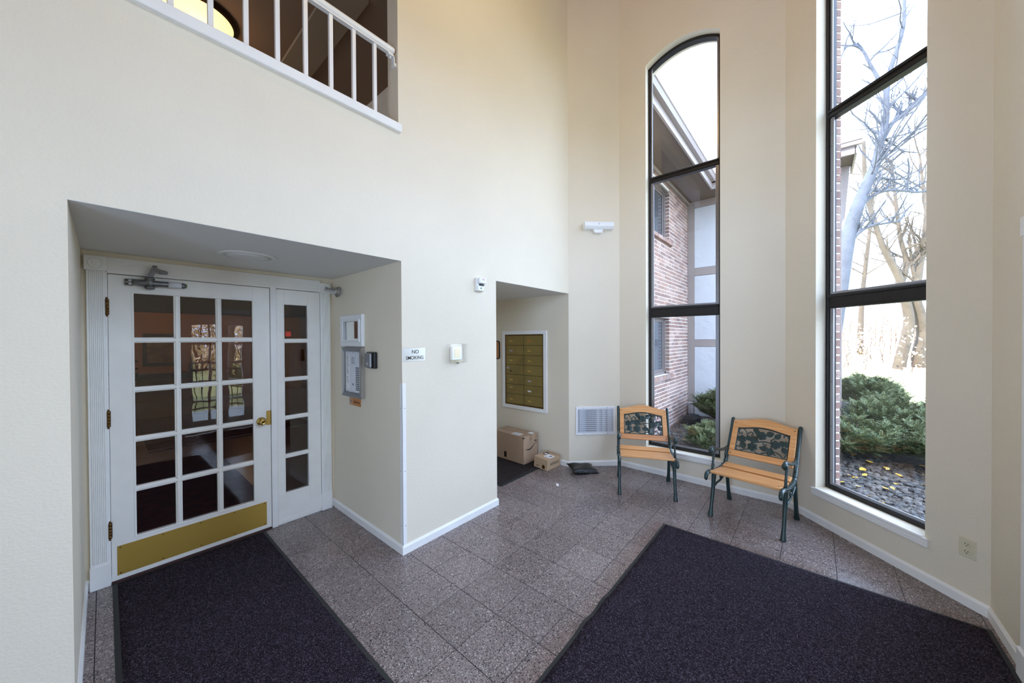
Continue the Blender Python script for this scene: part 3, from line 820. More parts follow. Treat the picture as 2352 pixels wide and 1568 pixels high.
# red notice stuck on the sidelight's top pane
st = thing('door_sticker', 'small red square sticker on the top pane of the narrow sidelight', 'sticker', Matrix.Translation((1.061, YD+0.0015, 1.655)))
b = MB(); b.box(-0.021, 0.021, -0.001, 0, -0.021, 0.021, 0.0004); b.build('sheet', 'redsticker', st)
b = MB(); b.box(-0.010, 0.006, -0.0014, -0.0009, 0.004, 0.010); b.box(-0.012, 0.012, -0.0014, -0.0009, 0.012, 0.0135); b.build('print', 'oldbrass', st)

# ------------------------------------------------------------------ recess right wall: mirror, directory, sticker, intercom, spotlight
FR = frame((X2, YD), -90)                   # x towards the room, y into the wall; room is on -x world side
def fr(y): return YD-y                      # world Y to local x

mi = thing('wall_mirror', 'small white framed mirror above the white intercom directory in the door recess', 'mirror', frame((X2, 3.083), -90, 1.681))
b = MB()
for (x0, x1, z0, z1) in ((-0.207, 0.207, 0.082, 0.139), (-0.207, 0.207, -0.139, -0.082), (-0.207, -0.145, -0.09, 0.09), (0.145, 0.207, -0.09, 0.09)):
    b.box(x0, x1, -0.030, 0, z0, z1, 0.006)
for (x0, x1, z0, z1) in ((-0.170, 0.170, 0.080, 0.100), (-0.170, 0.170, -0.100, -0.080), (-0.170, -0.143, -0.09, 0.09), (0.143, 0.170, -0.09, 0.09)):
    b.box(x0, x1, -0.036, -0.02, z0, z1, 0.005)
b.build('frame', 'plastic', mi)
b = MB(); b.box(-0.146, 0.146, -0.014, -0.004, -0.083, 0.083); b.build('mirror_glass', 'mirror', mi)

di = thing('door_directory', 'white apartment directory with rows of black call buttons below the mirror', 'intercom', frame((X2, 3.072), -90, 1.317))
for s_ in (-1, 1):
    b = MB(); b.poly([(s_*0.186, 0.216), (s_*0.150, 0.180), (s_*0.150, -0.180), (s_*0.186, -0.218)], (-0.032, 0), 'y'); b.build('side_frame', 'alubrush', di)
    b = MB(); b.poly([(-0.186, s_*0.217), (0.186, s_*0.217), (0.150, s_*0.181), (-0.150, s_*0.181)], (-0.034, 0), 'y'); b.build('end_frame', 'greymetal', di, 'grey bevelled end strip')
b = MB(); b.box(-0.152, 0.152, -0.012, 0, -0.184, 0.184); b.build('backing', 'greymetal', di)
for q, (x0, x1) in enumerate(((-0.146, -0.054), (-0.047, 0.048), (0.055, 0.146))):
    b = MB(); b.box(x0, x1, -0.016, -0.010, -0.180, 0.181, 0.0015); pn = b.build('panel_strip', 'panelgrey', di)
    b = MB()
    for z in (0.172, -0.171): b.lathe([(0.0042, 0), (0.003, 0.001)], 8, Matrix.Translation(((x0+x1)/2, -0.016, z)) @ RX)
    b.build('screw', 'bolt', pn, kind='stuff')
    if q == 0:
        b = MB(); b.box(x0+0.010, x1-0.004, -0.0168, -0.0155, -0.15, 0.150); b.build('name_list', 'paper', pn)
        b = MB(); rr = random.Random(3)
        for z in range(40):
            if 22 < z < 26 or z > 33: continue
            b.box(x0+0.016+rr.uniform(0, 0.02), x1-0.012-rr.uniform(0, 0.03), -0.0171, -0.0166, 0.140-z*0.0072, 0.1425-z*0.0072)
        b.build('list_print', 'inkgrey', pn, kind='stuff')
    if q == 1:
        b = MB()
        for z in range(6): b.box(x0+0.018, x1-0.016, -0.0166, -0.0155, 0.128-z*0.011, 0.132-z*0.011)
        b.build('speaker_slots', 'inkgrey', pn, kind='stuff')
        b = MB(); b.lathe([(0.009, 0), (0.009, 0.0008)], 14, Matrix.Translation((0.0, -0.016, -0.108)) @ RX @ Matrix.Diagonal((0.8, 1.2, 1, 1))); b.build('lock_hole', 'ink', pn)
    if q == 2:
        for z in range(13):
            for xx, ww in ((0.0655, 0.0075), (0.090, 0.0055), (0.105, 0.0055), (0.133, 0.0075)):
                bb = MB(); bb.box(xx-ww, xx+ww, -0.019, -0.0155, 0.040-z*0.0158-0.0045, 0.040-z*0.0158+0.0045, 0.001)
                bb.build('call_button', 'black', pn)
ns = thing('solicitors_sticker', 'orange no solicitors sticker under the white directory', 'sticker', frame((X2, 3.068), -90, 1.053))
b = MB(); b.box(-0.108, 0.108, -0.0012, 0, -0.034, 0.034, 0.0005); b.build('sheet', 'orange', ns)
b = MB(); b.box(-0.106, -0.045, -0.0015, -0.001, -0.033, 0.033); b.build('faded_edge', 'orangelt', ns)
text('lettering', 'No', 0.032, 'inkgrey', ns, tm(-0.076, -0.0018, 0.0), 0.0002)
text('lettering', 'Solicitors', 0.034, 'ink', ns, tm(0.030, -0.0018, 0.0), 0.0002, sx=0.92)

ic = thing('card_reader', 'small grey and black card reader beside the directory', 'card reader', frame((X2, 2.742), -90, 1.433))
b = MB(); b.box(-0.066, 0.070, -0.028, 0, -0.066, 0.067, 0.006); b.build('backing', 'black', ic)
b = MB(); b.box(-0.066, 0.036, -0.046, -0.026, -0.060, 0.060, 0.008); b.build('face', 'greymetal', ic)
b = MB(); b.box(-0.030, -0.004, -0.048, -0.045, -0.036, -0.018, 0.001); b.build('button', 'alubrush', ic)

sp = thing('spotlight', 'small chrome spotlight clamped high on the recess wall by the door', 'lamp', Matrix.Translation((X2, 3.35, 2.065)))
b = MB(); b.lathe([(0.018, 0), (0.018, 0.006), (0.008, 0.010)], 16, Matrix.Translation((0, 0.08, 0.012)) @ Matrix.Rotation(radians(-90), 4, 'Y'))
b.tube([(-0.004, 0.08, 0.012), (-0.07, 0.078, 0.012), (-0.10, 0.066, 0.008)], 0.005, 8); b.build('wall_bracket', 'chrome', sp)
b = MB(); b.box(-0.112, -0.094, 0.028, 0.070, -0.010, 0.014, 0.003); b.tube([(-0.103, 0.03, 0.018), (-0.103, 0.075, 0.024)], 0.004, 6); b.build('clamp', 'greymetal', sp)
dirv = Vector((0.62, -0.74, -0.24)).normalized()
qm = Matrix.Translation((-0.105, 0.040, 0.0)) @ dirv.to_track_quat('Z', 'Y').to_matrix().to_4x4()
b = MB(); b.lathe([(0.012, 0), (0.016, 0.004), (0.018, 0.03), (0.026, 0.045), (0.047, 0.105), (0.049, 0.110), (0.045, 0.108), (0.024, 0.05), (0.0, 0.045)], 28, qm); b.build('lamp_shade', 'chrome', sp)
b = MB(); b.lathe([(0.0, 0.05), (0.022, 0.06), (0.034, 0.088), (0.0, 0.096)], 20, qm); b.build('bulb', 'plastic', sp)

rl = thing('recessed_light', 'round white recessed light in the low ceiling over the lobby door', 'lamp', Matrix.Translation((0.657, 2.97, ZR)))
b = MB(); b.lathe([(0.172, 0), (0.170, -0.006), (0.150, -0.010), (0.132, -0.004), (0.118, 0.0)], 40); b.build('trim_ring', 'ceil', rl)
b = MB(); b.lathe([(0.135, -0.004), (0.09, -0.012), (0.0, -0.016)], 32); b.build('lens', 'ceil', rl)

# corner guard
cg = thing('corner_guard', 'white strip guarding the corner between the recess and the wall', 'corner guard', Matrix.Translation((X2, YA, BH)))
b = MB(); b.box(-0.0025, 0.0, -0.0025, 0.030, 0, 1.207, 0.0006); b.box(-0.0025, 0.030, -0.0025, 0.0, 0, 1.207, 0.0006); b.build('angle_strip', 'trim', cg)
b = MB()
for z in (0.14, 0.55, 1.02):
    b.lathe([(0.0035, 0), (0.0025, 0.001)], 8, Matrix.Translation((0.018, -0.0025, z)) @ RX)
    b.lathe([(0.0035, 0), (0.0025, 0.001)], 8, Matrix.Translation((-0.0025, 0.018, z)) @ Matrix.Rotation(radians(-90), 4, 'Y'))
b.build('screw', 'bolt', cg, kind='stuff')

# ------------------------------------------------------------------ wall A fittings
sg = thing('no_smoking_sign', 'brushed metal no smoking sign at the wall corner above the guard', 'sign', Matrix.Translation((1.544, YA, 1.486)))
b = MB(); b.box(-0.101, 0.101, -0.002, 0, -0.051, 0.051, 0.0006); b.build('plate', 'alubrush', sg)
text('lettering', 'NO', 0.040, 'ink', sg, tm(0.010, -0.0026, 0.020), 0.0003)
text('lettering', 'SMOKING', 0.037, 'ink', sg, tm(0.006, -0.0026, -0.025), 0.0003, sx=0.95)

al = thing('covered_alarm', 'white alarm under a clear plastic guard on the cream wall', 'alarm', Matrix.Translation((1.945, YA, 1.484)))
b = MB(); b.box(-0.128, -0.094, -0.006, 0, -0.075, 0.078, 0.002); b.box(0.094, 0.128, -0.006, 0, -0.075, 0.078, 0.002)
b.box(-0.090, 0.090, -0.060, -0.004, -0.080, -0.074, 0.002); b.box(-0.090, 0.090, -0.060, -0.004, 0.073, 0.079, 0.002)
b.box(-0.096, -0.090, -0.060, -0.004, -0.078, 0.078, 0.002); b.box(0.090, 0.096, -0.060, -0.004, -0.078, 0.078, 0.002); b.box(-0.094, 0.094, -0.064, -0.059, -0.078, 0.078, 0.002)
b.build('clear_guard', 'acrylic', al)
b = MB(); b.box(-0.058, 0.052, -0.040, 0, -0.058, 0.056, 0.006); b.build('housing', 'plastic', al)
b = MB(); b.box(-0.036, 0.026, -0.043, -0.039, -0.036, 0.036, 0.002); b.build('strobe_window', 'amber', al)
b = MB(); b.box(0.008, 0.024, -0.030, -0.010, -0.088, -0.079, 0.002); b.build('test_port', 'black', al)

fp = thing('fire_alarm_pull', 'small white alarm unit with faint red lettering high beside the alcove', 'alarm', Matrix.Translation((2.228, YA, 2.095)))
b = MB(); b.box(-0.048, 0.048, -0.030, 0, -0.060, 0.058, 0.004); b.build('base', 'plastic', fp)
b = MB(); b.box(-0.040, 0.046, -0.062, -0.028, 0.006, 0.057, 0.006); b.build('upper_cover', 'plastic', fp)
b = MB(); b.box(-0.042, 0.040, -0.040, -0.028, -0.058, -0.012, 0.003); b.build('lower_cover', 'plastic', fp)
text('lettering', 'FIRE', 0.022, 'redink', fp, tm(0.004, -0.0626, 0.040), 0.0002)
b = MB(); b.box(-0.02, 0.03, -0.046, -0.03, -0.012, 0.002, 0.002); b.box(-0.012, 0.0, -0.042, -0.039, -0.040, -0.030); b.build('bracket', 'black', fp)

# ------------------------------------------------------------------ alcove: mailboxes, notice board
mb_ = thing('mailbox_bank', 'white framed bank of fourteen brass mailboxes set in the alcove wall', 'mailboxes', frame((X4, 3.029), -90, 1.166))
b = MB()
hw, ht, hb = 0.391, 0.545, -0.545
for (x0, x1, z0, z1) in ((-hw, hw, ht-0.050, ht), (-hw, hw, hb, hb+0.052), (-hw, -hw+0.052, hb+0.05, ht-0.05), (hw-0.056, hw, hb+0.05, ht-0.05)):
    b.box(x0, x1, -0.022, 0, z0, z1, 0.004)
b.build('frame', 'trim', mb_)
b = MB(); b.box(-hw+0.05, hw-0.05, -0.003, 0.0, hb+0.05, ht-0.05); b.build('backing', 'dark', mb_)
b = MB()
for (x0, x1, z0, z1) in ((-hw+0.052, -hw+0.066, hb+0.052, ht-0.05), (hw-0.070, hw-0.056, hb+0.052, ht-0.05), (-hw+0.052, hw-0.056, hb+0.052, hb+0.070), (-hw+0.052, hw-0.056, ht-0.062, ht-0.05)):
    b.box(x0, x1, -0.018, -0.002, z0, z1, 0.002)
b.build('inner_frame', 'oldbrass', mb_)
cw = (2*hw-0.052-0.056-0.028-0.004)/2; rh = (ht-0.062-(hb+0.070))/7
labs = ['mailgold', 'maillav', 'mailgold', 'maillav', 'mailgold', 'mailgold', 'mailgold', 'orange', 'mailgold', 'mailgold', 'mailgold', 'maillav', 'paper', 'mailgold']
for c in range(2):
    for r in range(7):
        x0 = -hw+0.066+c*(cw+0.004); z1 = ht-0.064-r*rh
        b = MB(); b.box(x0+0.0015, x0+cw-0.0015, -0.013, -0.003, z1-rh+0.003, z1-0.001, 0.0015); d = b.build('mailbox_door', 'mailbrass', mb_)
        lk = MB()
        if c == 0 and r == 3:
            b2 = MB(); b2.box(x0+0.012, x0+0.062, -0.0142, -0.0125, z1-0.058, z1-0.036); b2.build('name_label', 'maillav', d)
            lk.lathe([(0.012, 0), (0.012, 0.003)], 12, Matrix.Translation((x0+0.09, -0.013, z1-0.090)) @ RX); lk.build('master_lock', 'dark', d); continue
        lk.lathe([(0.0075, 0), (0.0075, 0.004), (0.004, 0.0045)], 12, Matrix.Translation((x0+0.018, -0.013, z1-0.048)) @ RX); lk.build('lock', 'bolt', d)
        zz = z1-0.075 if r != 5 or c else z1-0.045
        b2 = MB(); b2.box(x0+0.07, x0+0.128, -0.0142, -0.0125, zz-0.011, zz+0.008); b2.build('name_label', labs[c*7+r], d)
nb = thing('notice_board', 'round cornered cork board with a black rim beyond the mailboxes', 'board', frame((X4, 3.66), -90, 1.440))
def rrect(w, h, r, n=6):
    out = []
    for cx_, cz_, a0 in ((w-r, h-r, 0), (-w+r, h-r, 90), (-w+r, -h+r, 180), (w-r, -h+r, 270)):
        for q in range(n+1):
            a = radians(a0+90*q/n); out.append((cx_+r*cos(a), cz_+r*sin(a)))
    return out
b = MB(); b.poly(rrect(0.180, 0.135, 0.035), (-0.012, 0), 'y'); b.build('rim', 'black', nb)
b = MB(); b.poly(rrect(0.166, 0.121, 0.026), (-0.014, -0.008), 'y'); b.build('cork_panel', 'cork', nb)
dl = thing('alcove_ceiling_light', 'white round ceiling light inside the mailbox alcove', 'lamp', Matrix.Translation((2.80, 2.92, ZA)))
b = MB(); b.lathe([(0.11, 0), (0.11, -0.012), (0.09, -0.02), (0.0, -0.024)], 28); b.build('cover', 'plastic', dl)

# ------------------------------------------------------------------ facet B: register and emergency light
vr = thing('wall_register', 'white louvred air register low on the narrow bay wall', 'vent', FB @ Matrix.Translation((0.337, 0, 0.571)))
b = MB()
for (x0, x1, z0, z1) in ((-0.252, 0.252, 0.145, 0.178), (-0.252, 0.252, -0.178, -0.145), (-0.252, -0.224, -0.146, 0.146), (0.224, 0.252, -0.146, 0.146)):
    b.box(x0, x1, -0.012, 0, z0, z1, 0.004)
b.build('frame', 'plastic', vr)
b = MB(); b.box(-0.228, 0.228, -0.001, 0.0, -0.148, 0.148); b.build('duct_shade', 'dark', vr)  # thin near-black sheet, its colour standing in for shade behind the slats
for q in range(12):
    b = MB(); b.box(-0.226, 0.226, -0.0045, -0.0015, -0.140+q*0.0245, -0.140+q*0.0245+0.0085); b.build('rear_slat', 'panelgrey', vr)
for q in range(26):
    x = -0.214+q*0.0171; tw = radians(28 if q < 13 else -28)
    b = MB(); w_ = 0.0066 if (1 <= q < 5 or q in (14, 15, 18, 19, 22, 23, 24)) else 0.0046; b.box(-w_, w_, -0.0012, 0.0012, -0.146, 0.146, 0.0, Matrix.Translation((x, -0.0105, 0)) @ Matrix.Rotation(tw, 4, 'Z')); b.build('slat', 'panelgrey', vr)
b = MB()
for x in (-0.15, 0.15):
    for z in (0.161, -0.161): b.lathe([(0.005, 0), (0.003, 0.0015)], 8, Matrix.Translation((x, -0.012, z)) @ RX)
b.build('screw', 'bolt', vr, kind='stuff')
el = thing('wall_light', 'white box shaped wall light above the air register', 'lamp', FB @ Matrix.Translation((0.365, 0, 2.995)))
b = MB(); b.poly([(0.0, 0.036), (-0.085, 0.040), (-0.100, 0.030), (-0.100, -0.018), (-0.078, -0.046), (0.0, -0.050)], (-0.180, 0.182), 'x'); b.build('shade', 'plastic', el)
b = MB(); b.lathe([(0.013, 0), (0.013, 0.008), (0.009, 0.013), (0, 0.014)], 16, Matrix.Translation((0.0, -0.100, 0.010)) @ RX); b.build('finial', 'plastic', el)
b = MB(); b.poly([(-0.062, -0.046), (0.062, -0.046), (0.044, -0.088), (-0.044, -0.088)], (-0.060, 0), 'y'); b.build('socket_base', 'plastic', el)

# ------------------------------------------------------------------ facet D: outlet
ou = thing('wall_outlet', 'ivory double power outlet low on the bay wall right of the window', 'outlet', FD @ Matrix.Translation((1.2755, 0, 0.346)))
b = MB(); b.box(-0.0375, 0.0375, -0.006, 0, -0.0575, 0.0575, 0.003); b.build('cover_plate', 'offplastic', ou)
for z in (0.022, -0.022):
    b = MB(); b.lathe([(0.0165, 0), (0.0165, 0.002), (0.0155, 0.0025)], 20, Matrix.Translation((0, -0.006, z)) @ RX); so = b.build('socket', 'offplastic', ou)
    b = MB(); b.box(-0.0075, -0.0050, -0.0092, -0.0083, z-0.001, z+0.008); b.box(0.0050, 0.0075, -0.0092, -0.0083, z-0.001, z+0.007)
    b.lathe([(0.0028, 0), (0.0028, 0.0007)], 10, Matrix.Translation((0, -0.0085, z-0.008)) @ RX); b.build('slots', 'ink', so, kind='stuff')

# ------------------------------------------------------------------ facet E: casing edge and small white unit
tr = struct('trim_3', FE)
for s0_, s1_ in ((0.460, 0.550), (1.86, 1.95)):
    b = MB(); b.box(s0_, s1_, -0.022, 0, 0.13, 2.070, 0.003)
    for q in range(8): b.box(s0_+0.010+q*0.00875, s0_+0.010+q*0.00875+0.0066, -0.0255, -0.021, 0.145, 2.070, 0.002)
    b.build('pilaster', 'trim', tr)
    b = MB(); b.box(s0_-0.012, s1_+0.008, -0.032, 0, 0.0, 0.135, 0.004); b.build('plinth', 'trim', tr)
    b = MB(); b.box(s0_-0.008, s1_+0.010, -0.029, 0, 2.068, 2.160, 0.003)
    b.lathe([(0.036, 0), (0.036, 0.002), (0.031, 0.004), (0.028, 0.002), (0.017, 0.002), (0.013, 0.005), (0.0, 0.004)], 24, Matrix.Translation(((s0_+s1_)/2, -0.029, 2.114)) @ RX); b.build('rosette', 'trim', tr)
b = MB(); b.box(0.556, 1.852, -0.024, 0, 2.072, 2.155, 0.003); b.build('header', 'trim', tr)

# ------------------------------------------------------------------ balcony railing and the hall behind it
ra = thing('balcony_railing', 'white metal balcony railing with square balusters in the upper wall opening', 'railing', Matrix.Translation((0, YA, ZB)))
b = MB(); b.box(XW, 1.437, -0.034, 0.145, 0.0, 0.060, 0.004); b.build('sill_board', 'trim', ra)
b = MB(); b.box(XW, 1.400, 0.020, 0.052, 0.572, 0.580, 0.001); b.build('top_channel', 'rail', ra)
b = MB(); b.tube([(XW, 0.034, 0.606), (1.404, 0.034, 0.606), (1.412, 0.034, 0.606)], [0.023, 0.023, 0.019], 16); b.build('handrail', 'rail', ra)
bal = None
q = -12
while 0.2238+q*0.1487 < 1.3:
    x = 0.2238+q*0.1487
    if x > XW+0.05:
        if bal is None:
            b = MB(); b.box(-0.0115, 0.0115, -0.0115, 0.0115, 0.05, 0.572, 0.001); bal = b.build('baluster', 'rail', ra); bal.location = (x, 0.040, 0)
        else:
            o = bal.copy(); col.objects.link(o); o.parent = ra; o.location = (x, 0.040, 0)
    q += 1
b = MB(); b.box(1.360, 1.412, 0.016, 0.054, 0.556, 0.568, 0.001); b.box(1.404, 1.412, 0.016, 0.054, 0.490, 0.566, 0.001); b.box(1.412, 1.425, 0.020, 0.050, 0.495, 0.52, 0.001)
b.lathe([(0.006, 0.0), (0.006, -0.014), (0.003, -0.016)], 10, Matrix.Translation((1.384, 0.034, 0.556)))
b.build('wall_bracket', 'rail', ra)
hl = MB(); hl.box(XW-2, 2.56, YA+0.14, 8.2, 2.62, 2.80); hl.build('floor_hall', 'hallceil', kind='structure')
hl = MB(); hl.box(XW-2, 4.2, YA+0.14, 8.2, 5.04, 5.2); hl.build('ceiling_hall', 'hallceil', kind='structure')
hl = MB(); hl.box(XW-2, 2.56, 8.1, 8.25, 2.8, 5.2); hl.build('wall_hall_back', 'wall', kind='structure')
hl = MB(); hl.box(2.55, 2.7, YA+0.14, 8.2, 2.8, 5.2); hl.build('wall_hall_right', 'wall', kind='structure')
hl = MB(); hl.box(XW-2.1, XW-2, YA+0.14, 8.2, 2.8, 5.2); hl.build('wall_hall_left', 'wall', kind='structure')
hl = MB(); hl.box(1.455, 1.78, 3.42, 8.1, 5.0, 5.05); hl.build('trim_4', 'hallbeam', kind='structure')
cl = thing('ceiling_dome_lamp', 'glowing dome ceiling lamp with a dark bronze ring above the balcony', 'lamp', Matrix.Translation((0.69, 4.92, 5.04)))
b = MB(); b.lathe([(0.325, 0), (0.325, -0.020), (0.310, -0.028), (0.300, -0.024), (0.302, -0.046), (0.290, -0.054), (0.280, -0.050), (0.280, 0.0)], 48); b.build('ring', 'lampbronze', cl)
b = MB(); b.lathe([(0.284, -0.030), (0.284, -0.050), (0.25, -0.080), (0.18, -0.110), (0.09, -0.128), (0.0, -0.132)], 48); b.build('lamp_glass', 'lampglass', cl)
lamp('hall_lamp_light', 'POINT', (0.69, 4.92, 4.74), 3, (1.0, 0.62, 0.28), 0.15)

# ------------------------------------------------------------------ lobby seen through the door glass
lb = MB(); lb.box(-5, 5, YD+0.12, 13.2, -0.09, 0.0); lb.build('floor_lobby', 'lobbytile', kind='structure')
lb = MB(); lb.box(-5, 5, YD+0.10, 13.2, 2.50, 2.62); lb.build('ceiling_lobby', 'lobbyceil', kind='structure')
lb = MB(); lb.box(-5, 5, 13.05, 13.2, 0, 2.5); lb.build('wall_lobby_back', 'lobbywall', kind='structure')
lb = MB(); lb.box(-5.1, -5, YD+0.1, 13.2, 0, 2.5); lb.build('wall_lobby_left', 'lobbywall', kind='structure')
lb = MB(); lb.box(4.9, 5.05, 4.05, 13.2, 0, 2.5); lb.build('wall_lobby_right', 'lobbywall', kind='structure')
lb = MB(); lb.box(X2+0.1, X3, YD+0.02, YD+0.16, 0, 2.5); lb.box(X3-0.2, 5.0, 4.0, 4.14, 0, 2.5); lb.box(-5, X1-0.1, YD-0.02, YD+0.12, 0, 2.5); lb.build('wall_lobby_front', 'lobbywall', kind='structure')
lb = MB(); lb.box(-5, 5, 9.6, 10.0, 2.16, 2.5); lb.build('trim_5', 'lobbyceil', kind='structure')
for q, (x, y) in enumerate(((0.55, 11.4), (-2.2, 12.0), (2.4, 11.0), (1.5, 7.0))):
    dl = thing('lobby_downlight', ['lit recessed downlight in the dark lobby ceiling seen through the door glass', 'recessed downlight at the far left of the lobby ceiling', 'recessed downlight at the far right of the lobby ceiling', 'recessed downlight in the near part of the lobby ceiling'][q], 'lamp', Matrix.Translation((x, y, 2.5)), 'lobby downlights')
    b = MB(); b.lathe([(0.10, 0), (0.10, -0.006), (0.075, -0.010), (0.075, 0.0)], 24); b.build('trim_ring', 'trim', dl)
    b = MB(); b.lathe([(0.074, -0.002), (0.0, -0.004)], 20); b.build('lens', 'lampglass', dl)
    lamp('lobby_light', 'POINT', (x, y, 2.36), (3.2, 3.2, 3.2, 0.6)[q], (1.0, 0.58, 0.28), 0.08)
for q, (x0, x1, y0, y1, l) in enumerate(((-0.35, 1.05, 3.9, 6.6, 'dark red patterned rug just inside the lobby door'), (0.4, 2.6, 7.2, 10.2, 'dark red rug deeper in the lobby'))):
    rg = thing('lobby_rug', l, 'rug', Matrix.Translation(((x0+x1)/2, (y0+y1)/2, 0)))
    b = MB(); b.box((x0-x1)/2, (x1-x0)/2, (y0-y1)/2, (y1-y0)/2, 0, 0.010, 0.003); b.build('pile', 'redrug', rg)
    b = MB(); w_ = 0.09
    for (a, c, d, e) in ((x0-x1, x1-x0, y0-y1, y0-y1+2*w_), (x0-x1, x1-x0, y1-y0-2*w_, y1-y0)):
        b.box(a/2, c/2, d/2, e/2, 0.002, 0.0115, 0.002)
    b.build('border', 'darkwood', rg)
pf = thing('picture_frame', 'dark framed picture on the tan wall at the back of the lobby', 'picture', Matrix.Translation((0.98, 13.05, 1.36)))
b = MB()
for (x0, x1, z0, z1) in ((-0.34, 0.34, 0.34, 0.42), (-0.34, 0.34, -0.42, -0.34), (-0.34, -0.27, -0.35, 0.35), (0.27, 0.34, -0.35, 0.35)):
    b.box(x0, x1, -0.04, 0, z0, z1, 0.006)
b.build('frame', 'darkwood', pf)
b = MB(); b.box(-0.28, 0.28, -0.015, 0, -0.35, 0.35); b.build('print', 'picture', pf)
ct = thing('console_table', 'dark console table against the back wall of the lobby', 'table', Matrix.Translation((1.05, 12.75, 0)))
b = MB(); b.box(-0.75, 0.75, -0.20, 0.20, 0.72, 0.76, 0.006); b.build('table_top', 'darkwood', ct)
b = MB(); b.box(-0.70, 0.70, -0.17, 0.17, 0.62, 0.72, 0.004); b.build('apron', 'darkwood', ct)
for x in (-0.68, 0.68):
    for y in (-0.15, 0.15):
        b = MB(); b.tube([(x, y, 0), (x, y, 0.2), (x, y, 0.63)], [0.018, 0.022, 0.034], 8); b.build('leg', 'darkwood', ct)
rd = random.Random(11)
pl = thing('potted_plant', 'leafy house plant in a dark pot left of the console table in the lobby', 'plant', Matrix.Translation((0.25, 12.1, 0)))
b = MB(); b.lathe([(0.14, 0), (0.19, 0.30), (0.20, 0.34), (0.17, 0.34), (0.16, 0.30)], 20); b.build('pot', 'pot', pl)
vt, fc = [], []
stems = MB()
for q in range(16):
    az = rd.uniform(0, 2*pi); r = rd.uniform(0.1, 0.62); h = rd.uniform(0.75, 1.22)
    tip = Vector((r*cos(az), r*sin(az), h)); stems.tube([(0, 0, 0.3), (tip.x*0.4, tip.y*0.4, h*0.75), tuple(tip)], [0.012, 0.008, 0.004], 5)
    for w_ in range(12):
        c = tip*rd.uniform(0.6, 1.05)+Vector((rd.uniform(-.1, .1), rd.uniform(-.1, .1), rd.uniform(-.08, .08)))
        d = Vector((rd.uniform(-1, 1), rd.uniform(-1, 1), rd.uniform(-.7, .5))).normalized(); s_ = d.orthogonal().normalized()
        i0 = len(vt); L_ = rd.uniform(0.08, 0.13)
        vt += [tuple(c), tuple(c+d*L_*0.5+s_*0.028), tuple(c+d*L_), tuple(c+d*L_*0.5-s_*0.028)]; fc.append((i0, i0+1, i0+2, i0+3))
stems.build('stems', 'twig', pl); pydata('foliage', vt, fc, 'plant', pl, 'stuff')
va = thing('table_vase', 'slim dark vase standing on the console table in the lobby', 'vase', Matrix.Translation((1.55, 12.72, 0.76)))
b = MB(); b.lathe([(0.05, 0), (0.09, 0.10), (0.085, 0.18), (0.03, 0.28), (0.025, 0.44), (0.035, 0.46), (0.028, 0.455), (0.02, 0.3)], 20); b.build('body', 'pot', va)

# ------------------------------------------------------------------ mats
def floor_mat(name, label, x0, x1, y0, y1, material, bumps=None, z=0.0):
    t = thing(name, label, 'floor mat', Matrix.Translation(((x0+x1)/2, (y0+y1)/2, z)))
    hx, hy = (x1-x0)/2, (y1-y0)/2; e = 0.022
    nx = max(2, int((x1-x0)/0.05)); ny = max(2, int((y1-y0)/0.05))
    def lift(x, y):
        v = 0.0
        for (bx, by, amp, wx, wy) in (bumps or []):
            v += amp*math.exp(-((x-bx)/wx)**2-((y-by)/wy)**2)
        return v
    m_ = MB(); g_ = {}
    for i in range(nx+1):
        for j in range(ny+1):
            x = -hx+e+(2*hx-2*e)*i/nx; y = -hy+e+(2*hy-2*e)*j/ny
            g_[i, j] = m_.bm.verts.new((x, y, 0.009+lift(x, y)))
    for i in range(nx):
        for j in range(ny):
            f = m_.bm.faces.new((g_[i, j], g_[i+1, j], g_[i+1, j+1], g_[i, j+1])); f.smooth = True
    ring = [(i, 0) for i in range(nx)]+[(nx, j) for j in range(ny)]+[(i, ny) for i in range(nx, 0, -1)]+[(0, j) for j in range(ny, 0, -1)]
    low = [m_.bm.verts.new((g_[q].co.x, g_[q].co.y, g_[q].co.z-0.0085)) for q in ring]
    for q in range(len(ring)):
        q2 = (q+1) % len(ring)
        m_.bm.faces.new((g_[ring[q]], g_[ring[q2]], low[q2], low[q]))
    m_.build('pile', material, t)
    m_ = MB()
    outer, inner, bot = [], [], []
    for q in ring:
        c = g_ if False else None
    rp = []
    for (i, j) in ring:
        x = -hx+e+(2*hx-2*e)*i/nx; y = -hy+e+(2*hy-2*e)*j/ny
        ox = -hx if i == 0 else (hx if i == nx else x); oy = -hy if j == 0 else (hy if j == ny else y)
        l_ = lift(x, y)
        rp.append((m_.bm.verts.new((x, y, 0.0085+l_)), m_.bm.verts.new((ox*0.9995, oy*0.9995, 0.004+l_)), m_.bm.verts.new((ox, oy, 0.0004+l_)), m_.bm.verts.new((x, y, 0.0004+l_))))
    for q in range(len(rp)):
        a, c = rp[q], rp[(q+1) % len(rp)]
        for w_ in range(4):
            m_.bm.faces.new((a[w_], c[w_], c[(w_+1) % 4], a[(w_+1) % 4]))
    m_.build('edging', 'rubber', t)
    return t


floor_mat('door_mat', 'dark purple black mat lying in front of the glazed lobby door', 0.020, 0.866, 0.55, 3.485, 'mat')
floor_mat('entrance_mat', 'wide dark purple black mat in front of the benches, edge rippled', 1.02, 3.135, -0.735, 0.98, 'mat',
          [(-0.35, 0.80, 0.018, 0.07, 0.30), (-0.12, 0.80, 0.016, 0.06, 0.30), (-0.22, 0.5, -0.004, 0.1, 0.3)])
floor_mat('alcove_mat', 'brown black mat under the parcels in the mailbox alcove', 2.79, 3.735, 2.565, 3.78, 'mat2')

